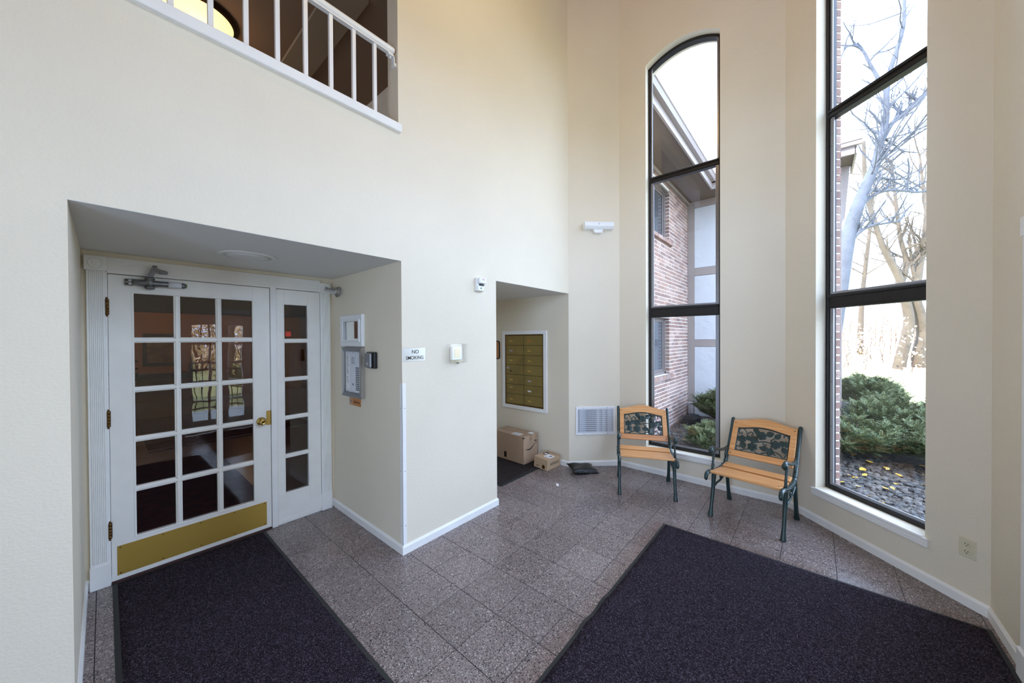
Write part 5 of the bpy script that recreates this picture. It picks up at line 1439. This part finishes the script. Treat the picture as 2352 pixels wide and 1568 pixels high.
for r in range(9):
    y = 1.61+r*0.14; z = SOF+0.21+r*0.07
    xs = 4.49+random.uniform(0, 0.2)
    while xs < 9.55:
        wv = random.uniform(0.2, 0.32); e1 = min(xs+wv, 9.55)
        b.hexa([(xs, y, z+0.004), (e1-0.006, y, z+0.004), (e1-0.006, y+0.18, z+0.088), (xs, y+0.18, z+0.088), (xs, y, z+0.014), (e1-0.006, y, z+0.014), (e1-0.006, y+0.18, z+0.094), (xs, y+0.18, z+0.094)])
        xs += wv
for r in range(9):
    x = 8.435+r*0.14; z = SOF+0.21+r*0.07; xs = -0.59
    while xs < 1.67:
        wv = random.uniform(0.2, 0.32); e1 = min(xs+wv, 1.75)
        b.hexa([(x, xs, z+0.004), (x+0.18, xs, z+0.088), (x+0.18, e1-0.006, z+0.088), (x, e1-0.006, z+0.004), (x, xs, z+0.014), (x+0.18, xs, z+0.094), (x+0.18, e1-0.006, z+0.094), (x, e1-0.006, z+0.014)])
        xs += wv
b.build('shingles', 'shingle', rf, kind='stuff')
b = MB()
b.poly([(1.65, SOF+0.18), (8.67, SOF+3.4), (8.67, SOF+0.2)], (4.49, 9.55), 'x')
b.poly([(8.47, SOF+0.18), (11.26, SOF+1.57), (14.05, SOF+0.18)], (-0.54, 8.67), 'y')
b.build('roof_deck', 'board', rf)
b = MB(); b.box(4.5, 13.9, 8.45, 8.65, GW, SOF+3.2); b.box(XS+0.2, 13.9, -0.10, 0.05, GW, SOF+0.3); b.build('wall_wing_back', 'board', kind='structure')
mr_ = MB(); mr_.hexa([(-9, -1.1, 6.5), (4.75, -1.1, 6.5), (4.75, 14, 6.5), (-9, 14, 6.5), (-6, 2, 8.6), (2.5, 2, 8.6), (2.5, 11, 8.6), (-6, 11, 8.6)]); mr_.build('roof_sun_block', 'shingle', kind='structure')  # unseen roof mass, shaped to keep the sun off the yard
mr_ = MB(); mr_.box(-9, -8.8, YA, 14, GZ, 6.5); mr_.box(-9, 4.7, 13.8, 14, GZ, 6.5); mr_.box(4.3, 4.5, 2.55, 14, GZ, 6.5); mr_.build('wall_sun_block', 'board', kind='structure')  # unseen outer walls added to block the sun
ub = thing('utility_box', 'dark plastic box on the gravel where the brick and stucco walls meet', 'box', frame((8.46, 2.05), -8, GW))
b = MB(); b.box(-0.20, 0.20, -0.12, 0.12, 0.0, 0.12, 0.012); b.build('base', 'black', ub)
b = MB(); b.hexa([(-0.21, -0.13, 0.115), (0.21, -0.13, 0.115), (0.21, 0.13, 0.115), (-0.21, 0.13, 0.115), (-0.15, -0.08, 0.18), (0.15, -0.08, 0.18), (0.15, 0.08, 0.18), (-0.15, 0.08, 0.18)]); b.build('lid', 'black', ub)
dp = thing('downspout_outlet', 'short pale pipe end at the foot of the brick wall behind the dark box', 'pipe', Matrix.Translation((8.98, 2.20, GW)))
b = MB(); b.box(-0.045, 0.045, -0.04, 0.04, 0, 0.36, 0.008); b.build('pipe', 'gutter', dp)
b = MB(); b.box(-0.052, 0.052, -0.047, 0.047, 0.33, 0.37, 0.006); b.build('collar', 'gutter', dp)

# river stones: the nearest as parts, the rest as one mass
rs = random.Random(21)
smesh = []
for q in range(5):
    t = MB(); bmesh.ops.create_icosphere(t.bm, subdivisions=2, radius=1.0)
    ph = [rs.uniform(0, 6.3) for _ in range(3)]
    for v in t.bm.verts: v.co = v.co*(1+0.14*sin(2.3*v.co.x+ph[0])+0.12*sin(2.7*v.co.y+ph[1])+0.1*sin(3*v.co.z+ph[2])); v.co.z *= 0.6
    for f in t.bm.faces: f.smooth = True
    o = t.build('stone', 'stone', ground); smesh.append(o.data)
    o.scale = (0.03, 0.03, 0.03); o.location = (4.75+q*0.11, -0.62-0.05*q, GZ+0.01)
sp_ = []
for q in range(2600):
    if q < 1700: x, y = rs.uniform(4.56, 6.9), rs.uniform(-1.5, 0.05)
    else: x, y = rs.uniform(5.2, 8.6), rs.uniform(0.5, 2.25)
    if (x-4.237)+(0.207-y) < 0.55 and y < 0.4: continue
    sp_.append((sqrt(x*x+y*y), x, y))
sp_.sort(); sv, sf = [], []
t = MB(); bmesh.ops.create_icosphere(t.bm, subdivisions=1, radius=1.0); t.bm.verts.index_update()
iv = [v.co*(1+0.15*sin(2.3*v.co.x+1)+0.1*sin(3*v.co.y)) for v in t.bm.verts]
for v in iv: v.z *= 0.6
ifc = [tuple(v.index for v in f.verts) for f in t.bm.faces]; t.bm.free()
for q, (_, x, y) in enumerate(sp_):
    r = rs.choice((0.014, 0.018, 0.022, 0.026, 0.032, 0.04)); a = rs.uniform(0, 6.28); sc = (r*rs.uniform(0.9, 1.5), r*rs.uniform(0.8, 1.1), r)
    if q < 290:
        o = bpy.data.objects.new('stone', smesh[q % 5]); col.objects.link(o); o.parent = ground
        o.location = (x, y, gz(x, y)+r*0.25); o.rotation_euler = (rs.uniform(-.2, .2), rs.uniform(-.2, .2), a); o.scale = sc
    else:
        i0 = len(sv)
        for v in iv:
            vx, vy = v.x*sc[0], v.y*sc[1]
            sv.append((x+vx*cos(a)-vy*sin(a), y+vx*sin(a)+vy*cos(a), gz(x, y)+r*0.25+v.z*r))
        sf += [tuple(i+i0 for i in f) for f in ifc]
pydata('small_stones', sv, sf, 'stoneisl', ground, 'stuff')
# fallen leaves
lmesh = None
for q in range(48):
    if q < 36: x, y = rs.uniform(4.9, 7.0), rs.uniform(-1.35, -0.05)
    else: x, y = rs.uniform(5.9, 8.2), rs.uniform(1.0, 2.15)
    if lmesh is None:
        t = MB(); pr = [0, 0.7, 1.0, 0.8, 0.0]
        mid = [t.bm.verts.new((q2/4-0.5, 0, 0.05*abs(q2-2))) for q2 in range(5)]
        l1 = [t.bm.verts.new((q2/4-0.5, 0.33*pr[q2], 0.10+0.05*abs(q2-2))) for q2 in range(1, 4)]; l2 = [t.bm.verts.new((q2/4-0.5, -0.33*pr[q2], 0.08+0.06*abs(q2-2))) for q2 in range(1, 4)]
        for L_ in (l1, l2):
            s_ = [mid[0]]+L_+[mid[4]]
            for q2 in range(4):
                vs2 = []
                for v in (mid[q2], mid[q2+1], s_[q2+1], s_[q2]):
                    if v not in vs2: vs2.append(v)
                t.bm.faces.new(vs2)
        o = t.build('fallen_leaf', 'leaf'); lmesh = o.data
    else:
        o = bpy.data.objects.new('fallen_leaf', lmesh); col.objects.link(o)
    s_ = rs.uniform(0.05, 0.10); o.scale = (s_, s_, s_); o.location = (x, y, gz(x, y)+0.028); o.rotation_euler = (rs.uniform(-.35, .35), rs.uniform(-.35, .35), rs.uniform(0, 6.28))
    tag(o, 'curled dry leaf fallen on the gravel outside the bay windows', 'leaf', 'fallen leaves on the gravel')


# ------------------------------------------------------------------ junipers
def juniper(name, label, x, y, rx, ry, h, nbr, seed, group=None, lean=(0, 0)):
    t = thing(name, label, 'shrub', Matrix.Translation((x, y, gz(x, y) if x > 4.3 and y > -5 else GZ)), group); r = random.Random(seed)
    br = MB(); V, Fc = [], []
    for q in range(nbr):
        az = 2*pi*q/nbr+r.uniform(-.3, .3); rr = r.uniform(0.35, 1.0)**0.7
        tip = Vector((cos(az)*rx*rr+lean[0], sin(az)*ry*rr+lean[1], h*(0.50+0.55*(1-rr)*1.0)+h*r.uniform(-0.12, 0.22)))
        mid = Vector((tip.x*0.45, tip.y*0.45, tip.z*0.55))
        P_ = spline([(0, 0, 0.02), tuple(mid), tuple(tip*0.8), tuple(tip+Vector((0, 0, h*0.05)))], 5)
        br.tube(P_, [0.016*(1-0.85*w/len(P_))+0.002 for w in range(len(P_))], 5)
        for w in range(len(P_)//3, len(P_)):
            b0 = Vector(P_[w]); dr = (Vector(P_[min(w+1, len(P_)-1)])-Vector(P_[w-1])).normalized()
            for sdx in range(3):
                sa = r.uniform(0, 2*pi); sd_ = (dr*0.7+Vector((cos(sa)*0.9, sin(sa)*0.9, r.uniform(0.05, 0.75)))).normalized(); SL = r.uniform(0.10, 0.24)
                nb_ = 13
                side = sd_.cross(Vector((0, 0, 1)))
                side = side.normalized() if side.length > 0.01 else Vector((1, 0, 0)); upv = side.cross(sd_)
                for c in range(nb_):
                    f = c/(nb_-1); o_ = b0+sd_*SL*f-Vector((0, 0, 0.05*f*f*SL*4))
                    for s2 in (-1, 1):
                        l_ = (0.055-0.035*f)*r.uniform(0.7, 1.3)
                        d_ = (sd_*0.8+side*s2*0.8+upv*r.uniform(-0.35, 0.45)).normalized(); n_ = d_.cross(upv).normalized()*0.0042
                        i0 = len(V); m1 = o_+d_*l_*0.5
                        V += [tuple(o_), tuple(m1+n_), tuple(o_+d_*l_), tuple(m1-n_+upv*0.003)]
                        Fc.append((i0, i0+1, i0+2, i0+3))
    br.build('branches', 'twig', t); pydata('foliage', V, Fc, 'juniper', t, 'stuff')
    return t


juniper('juniper', 'spreading juniper nearest the right hand tall window, at the left above the stones', 7.05, -0.42, 0.80, 0.66, 0.44, 120, 1)
juniper('juniper', 'spreading juniper drooping over the stones at the right edge of the right hand window', 6.95, -1.45, 0.85, 0.70, 0.50, 120, 6)
juniper('juniper', 'dense low juniper in the middle of the bed behind the two nearest', 8.45, -1.15, 0.85, 0.74, 0.60, 170, 2)
juniper('juniper', 'far low juniper at the end of the bed before the pale lawn', 11.3, -0.92, 1.35, 0.52, 0.70, 230, 3)
juniper('juniper', 'bushy juniper in front of the pale stucco wall', 8.25, 1.22, 0.60, 0.70, 0.80, 130, 4)
juniper('juniper', 'small low juniper on the gravel just outside the narrower window', 6.60, 1.10, 0.58, 0.52, 0.36, 90, 5)


# ------------------------------------------------------------------ bare trees
def twigs(mb, p, d, L_, r, depth, R):
    if depth == 0 or r < 0.003: return
    pts = [p]; dd = d.copy(); n = 4
    for q in range(n):
        dd = (dd+Vector((R.uniform(-.22, .22), R.uniform(-.22, .22), R.uniform(-.08, .20)))).normalized(); pts.append(pts[-1]+dd*L_/n)
    mb.tube([tuple(q) for q in pts], [r*(1-0.55*q/n) for q in range(n+1)], 4 if r < 0.02 else 6, cap=False)
    for q in range(1, n+1):
        for s_ in range(1 if q < n else 2):
            if R.random() < 0.85:
                a = Vector((R.uniform(-1, 1), R.uniform(-1, 1), R.uniform(-.3, .9))).normalized()
                twigs(mb, pts[q], (dd*0.75+a*0.75).normalized(), L_*R.uniform(0.5, 0.75), r*(1-0.55*q/n)*R.uniform(0.45, 0.62), depth-1, R)


def tree(label, trunk, tr_r, limbs, bark, seed, depth=3, extra=0):
    R = random.Random(seed)
    t = thing('bare_tree', label, 'tree', Matrix.Translation((trunk[0][0], trunk[0][1], GZ))); o0 = Vector((trunk[0][0], trunk[0][1], GZ))
    m_ = MB(); s = spline([tuple(Vector(p)-o0) for p in trunk], 5)
    m_.tube(s, [tr_r[0]+(tr_r[1]-tr_r[0])*q/(len(s)-1) for q in range(len(s))], 12); m_.build('trunk', bark, t)
    m_ = MB(); tw = MB()
    for pts, r0, r1 in limbs:
        s = spline([tuple(Vector(p)-o0) for p in pts], 5)
        m_.tube(s, [r0+(r1-r0)*q/(len(s)-1) for q in range(len(s))], 8)
        for q in range(2, len(s), 2):
            d = (Vector(s[q])-Vector(s[q-1])).normalized(); a = Vector((R.uniform(-1, 1), R.uniform(-1, 1), R.uniform(-.2, 1))).normalized()
            twigs(tw, Vector(s[q]), (d*0.6+a).normalized(), R.uniform(0.5, 1.3), r1*1.1+0.012, depth, R)
    top = [Vector(p)-o0 for p in trunk]
    for q in range(extra):
        f = R.uniform(0.45, 1.0)*(len(top)-1); i = min(int(f), len(top)-2); p = top[i].lerp(top[i+1], f-i)
        a = Vector((R.uniform(-1, 1), R.uniform(-1, 1), R.uniform(0.1, 1.0))).normalized()
        twigs(tw, p, a, R.uniform(1.2, 2.6), max(tr_r[1], 0.07)*R.uniform(0.3, 0.6), depth+1, R)
    if limbs: m_.build('limbs', bark, t)
    else: m_.bm.free()
    tw.build('twigs', bark, t, kind='stuff')
    return t


tree('big smooth grey bare tree with a leaning trunk outside the right hand tall window',
     [(18.75, -0.35, GZ-0.1), (18.9, -0.5, 1.2), (19.1, -0.73, 3.05), (19.33, -1.01, 5.45), (19.56, -1.27, 6.64), (19.74, -1.48, 7.33), (19.91, -1.68, 7.95), (20.1, -1.89, 8.64), (20.2, -2.0, 9.4), (20.33, -2.15, 10.2), (20.38, -2.22, 11.84), (20.77, -2.67, 13.89), (20.9, -2.7, 16.0), (21.3, -2.9, 18.5)], (0.30, 0.02),
     [([(19.62, -1.36, 6.80), (20.02, -1.81, 7.24), (20.34, -2.18, 7.41), (20.79, -2.7, 7.4), (21.15, -3.11, 7.34), (21.6, -3.6, 7.45)], 0.075, 0.03),
      ([(19.9, -1.66, 7.8), (20.35, -2.05, 7.95), (20.8, -2.3, 7.94), (21.03, -2.51, 7.87), (21.4, -2.95, 7.6)], 0.06, 0.02),
      ([(19.95, -1.75, 8.2), (19.95, -2.13, 8.64), (20.16, -2.43, 8.9), (20.4, -2.75, 9.2)], 0.065, 0.025),
      ([(19.25, -1.0, 5.3), (19.37, -1.36, 5.72), (19.57, -1.59, 5.89), (19.83, -1.89, 6.0), (20.3, -2.5, 6.1)], 0.075, 0.03),
      ([(20.25, -2.05, 9.5), (20.43, -2.28, 9.32), (20.6, -2.48, 9.15), (20.8, -2.7, 8.9)], 0.045, 0.02),
      ([(20.2, -2.0, 9.3), (20.45, -2.3, 10.0), (20.66, -2.55, 10.29), (21.03, -2.98, 10.81), (21.6, -3.6, 11.6)], 0.10, 0.05),
      ([(20.35, -2.2, 11.2), (20.45, -1.75, 12.6), (20.35, -1.45, 13.4), (20.0, -1.0, 13.5), (19.7, -0.7, 12.6)], 0.07, 0.02)], 'bark', 3, 4, 30)
tree('slender bare tree with a crooked trunk right of the big grey one',
     [(26.6, -3.3, GZ-0.1), (26.67, -3.4, 0.55), (26.93, -3.7, 2.22), (26.81, -3.56, 3.45), (26.6, -3.32, 4.57), (26.22, -2.88, 5.68), (25.96, -2.57, 6.57), (25.49, -2.03, 9.02), (25.2, -1.9, 11.5)], (0.26, 0.07),
     [([(26.7, -3.4, 4.3), (26.9, -3.6, 5.4), (26.6, -3.35, 6.6), (26.4, -3.15, 8.6), (26.3, -3.0, 10.5)], 0.13, 0.05), ([(26.9, -3.6, 5.2), (27.3, -4.1, 6.2), (27.8, -4.6, 7.5)], 0.11, 0.05)], 'bark2', 5, 3, 16)
tree('rightmost bare tree with a thick trunk by the edge of the window',
     [(27.35, -4.18, GZ-0.2), (27.25, -4.08, 0.6), (27.39, -4.24, 1.66), (27.28, -4.1, 2.78), (27.14, -3.95, 3.67), (27.27, -4.1, 5.45), (27.45, -4.31, 6.34), (27.7, -4.5, 9.5), (27.6, -4.6, 12)], (0.30, 0.10),
     [([(27.2, -4.0, 4.0), (26.95, -3.8, 5.2), (26.9, -3.7, 6.5)], 0.09, 0.04)], 'bark2', 8, 3, 16)
tree('pale bare tree far left beyond the courtyard roof', [(24, 3.2, GZ-0.1), (24.1, 3.1, 4), (24.0, 2.9, 8), (23.8, 2.6, 12.5), (23.7, 2.4, 15.5)], (0.24, 0.06), [], 'bark', 13, 3, 26)
tree('thin bare tree in the middle distance of the sunlit slope', [(31, -2.2, 0.5), (31.2, -2.3, 4), (31.0, -2.6, 8), (31.4, -2.9, 12)], (0.16, 0.05), [], 'bark2', 17, 3, 22)
tree('thin bare tree on the slope behind the rightmost tree', [(33, -6.0, 0.5), (33.2, -5.8, 4), (33.5, -5.4, 8), (33.4, -5.0, 13)], (0.18, 0.05), [], 'bark2', 19, 3, 22)
tree('bare tree on the lawn in front of the entrance door', [(3.6, -13, GZ), (3.7, -13, 2.5), (3.3, -13.2, 5), (3.6, -13.5, 8)], (0.22, 0.08), [], 'bark2', 23, 3, 14)
tree('second bare tree on the lawn before the entrance door', [(1.3, -17, GZ), (1.2, -17, 2.5), (1.5, -17.2, 5), (1.4, -17.5, 9)], (0.25, 0.08), [], 'bark2', 29, 3, 14)

# sunlit wooded slope
hs = MB(); G_ = {}
rh = random.Random(2)
NXh, NYh = 14, 24
for i in range(NXh+1):
    for j in range(NYh+1):
        x = 24+i*2.6; y = -34+j*2.6
        G_[i, j] = hs.bm.verts.new((x, y, GZ-0.3+max(0, (x-25))*0.14+rh.uniform(-0.25, 0.25)))
for i in range(NXh):
    for j in range(NYh):
        f = hs.bm.faces.new((G_[i, j], G_[i+1, j], G_[i+1, j+1], G_[i, j+1])); f.smooth = True
hs.build('hillside', 'hill', kind='structure')
V, Fc = [], []; stm = MB(); rq = random.Random(31)
for q in range(420):
    x = rq.uniform(25, 46); y = rq.uniform(-13, 6); z0 = GZ-0.2+(x-25)*0.14; h = rq.uniform(0.9, 3.0)
    tip = Vector((x+rq.uniform(-.5, .5), y+rq.uniform(-.5, .5), z0+h)); base = Vector((x, y, z0))
    stm.tube([tuple(base), tuple(base.lerp(tip, 0.5)+Vector((rq.uniform(-.15, .15), rq.uniform(-.15, .15), 0))), tuple(tip)], [0.018, 0.012, 0.005], 4, cap=False)
    for w in range(34):
        c = base.lerp(tip, rq.uniform(0.15, 1.0))+Vector((rq.gauss(0, .32), rq.gauss(0, .32), rq.gauss(0, .2)))
        d = Vector((rq.uniform(-1, 1), rq.uniform(-1, 1), rq.uniform(-1, 1))).normalized(); s_ = d.orthogonal().normalized(); l_ = rq.uniform(0.05, 0.12)
        i0 = len(V); V += [tuple(c-d*l_), tuple(c+s_*l_*0.5), tuple(c+d*l_), tuple(c-s_*l_*0.5)]; Fc.append((i0, i0+1, i0+2, i0+3))
ud = stm.build('undergrowth', 'twig'); tag(ud, 'thin tangle of dry brush stems on the sunlit slope beyond the lawn', 'undergrowth', kind='stuff')
pydata('dry_leaves', V, Fc, 'brush', ud, 'stuff')

V, Fc = [], []; stm = MB()
for q in range(260):
    x = rq.uniform(-7, 12); y = rq.uniform(-34, -15); h = rq.uniform(1.2, 4.2)
    base = Vector((x, y, GZ)); tip = Vector((x+rq.uniform(-.6, .6), y+rq.uniform(-.6, .6), GZ+h))
    stm.tube([tuple(base), tuple(base.lerp(tip, 0.5)+Vector((rq.uniform(-.2, .2), rq.uniform(-.2, .2), 0))), tuple(tip)], [0.03, 0.02, 0.008], 4, cap=False)
    for w in range(60):
        c = base.lerp(tip, rq.uniform(0.1, 1.05))+Vector((rq.gauss(0, .5), rq.gauss(0, .5), rq.gauss(0, .3)))
        d = Vector((rq.uniform(-1, 1), rq.uniform(-1, 1), rq.uniform(-1, 1))).normalized(); s_ = d.orthogonal().normalized(); l_ = rq.uniform(0.07, 0.16)
        i0 = len(V); V += [tuple(c-d*l_), tuple(c+s_*l_*0.5), tuple(c+d*l_), tuple(c-s_*l_*0.5)]; Fc.append((i0, i0+1, i0+2, i0+3))
ud = stm.build('undergrowth', 'twig'); tag(ud, 'dry brush along the lawn facing the entrance door, seen mirrored in the lobby door panes', 'undergrowth', kind='stuff')
pydata('dry_leaves', V, Fc, 'brush', ud, 'stuff')

# entrance side: railing and shrubs
er = thing('entrance_railing', 'black metal railing on the walk outside the entrance door', 'railing', Matrix.Translation((1.2, -3.6, GZ)))
b = MB(); b.box(-2.6, 2.6, -0.02, 0.02, 0.98, 1.02, 0.004); b.box(-2.6, 2.6, -0.015, 0.015, 0.12, 0.15, 0.004); b.build('rails', 'black', er)
bal = None
for q in range(41):
    if bal is None: b = MB(); b.box(-0.008, 0.008, -0.008, 0.008, 0.0, 0.99); bal = b.build('picket', 'black', er); bal.location.x = -2.6
    else: o = bal.copy(); col.objects.link(o); o.parent = er; o.location.x = -2.6+q*0.13
wk = MB(); wk.box(-2, 4.6, -3.5, -1.05, GZ-0.25, -0.01); wk.build('ground_walk', mat('concrete_walk', rgb(186, 182, 176), 0.9, vary=(3, 0.92, 1.05)), kind='structure')
juniper('juniper', 'juniper hedge clump beyond the entrance railing on the left', 0.0, -5.6, 1.1, 0.9, 0.9, 60, 41)
juniper('juniper', 'juniper hedge clump beyond the entrance railing on the right', 3.4, -6.2, 1.3, 0.9, 1.0, 60, 42)
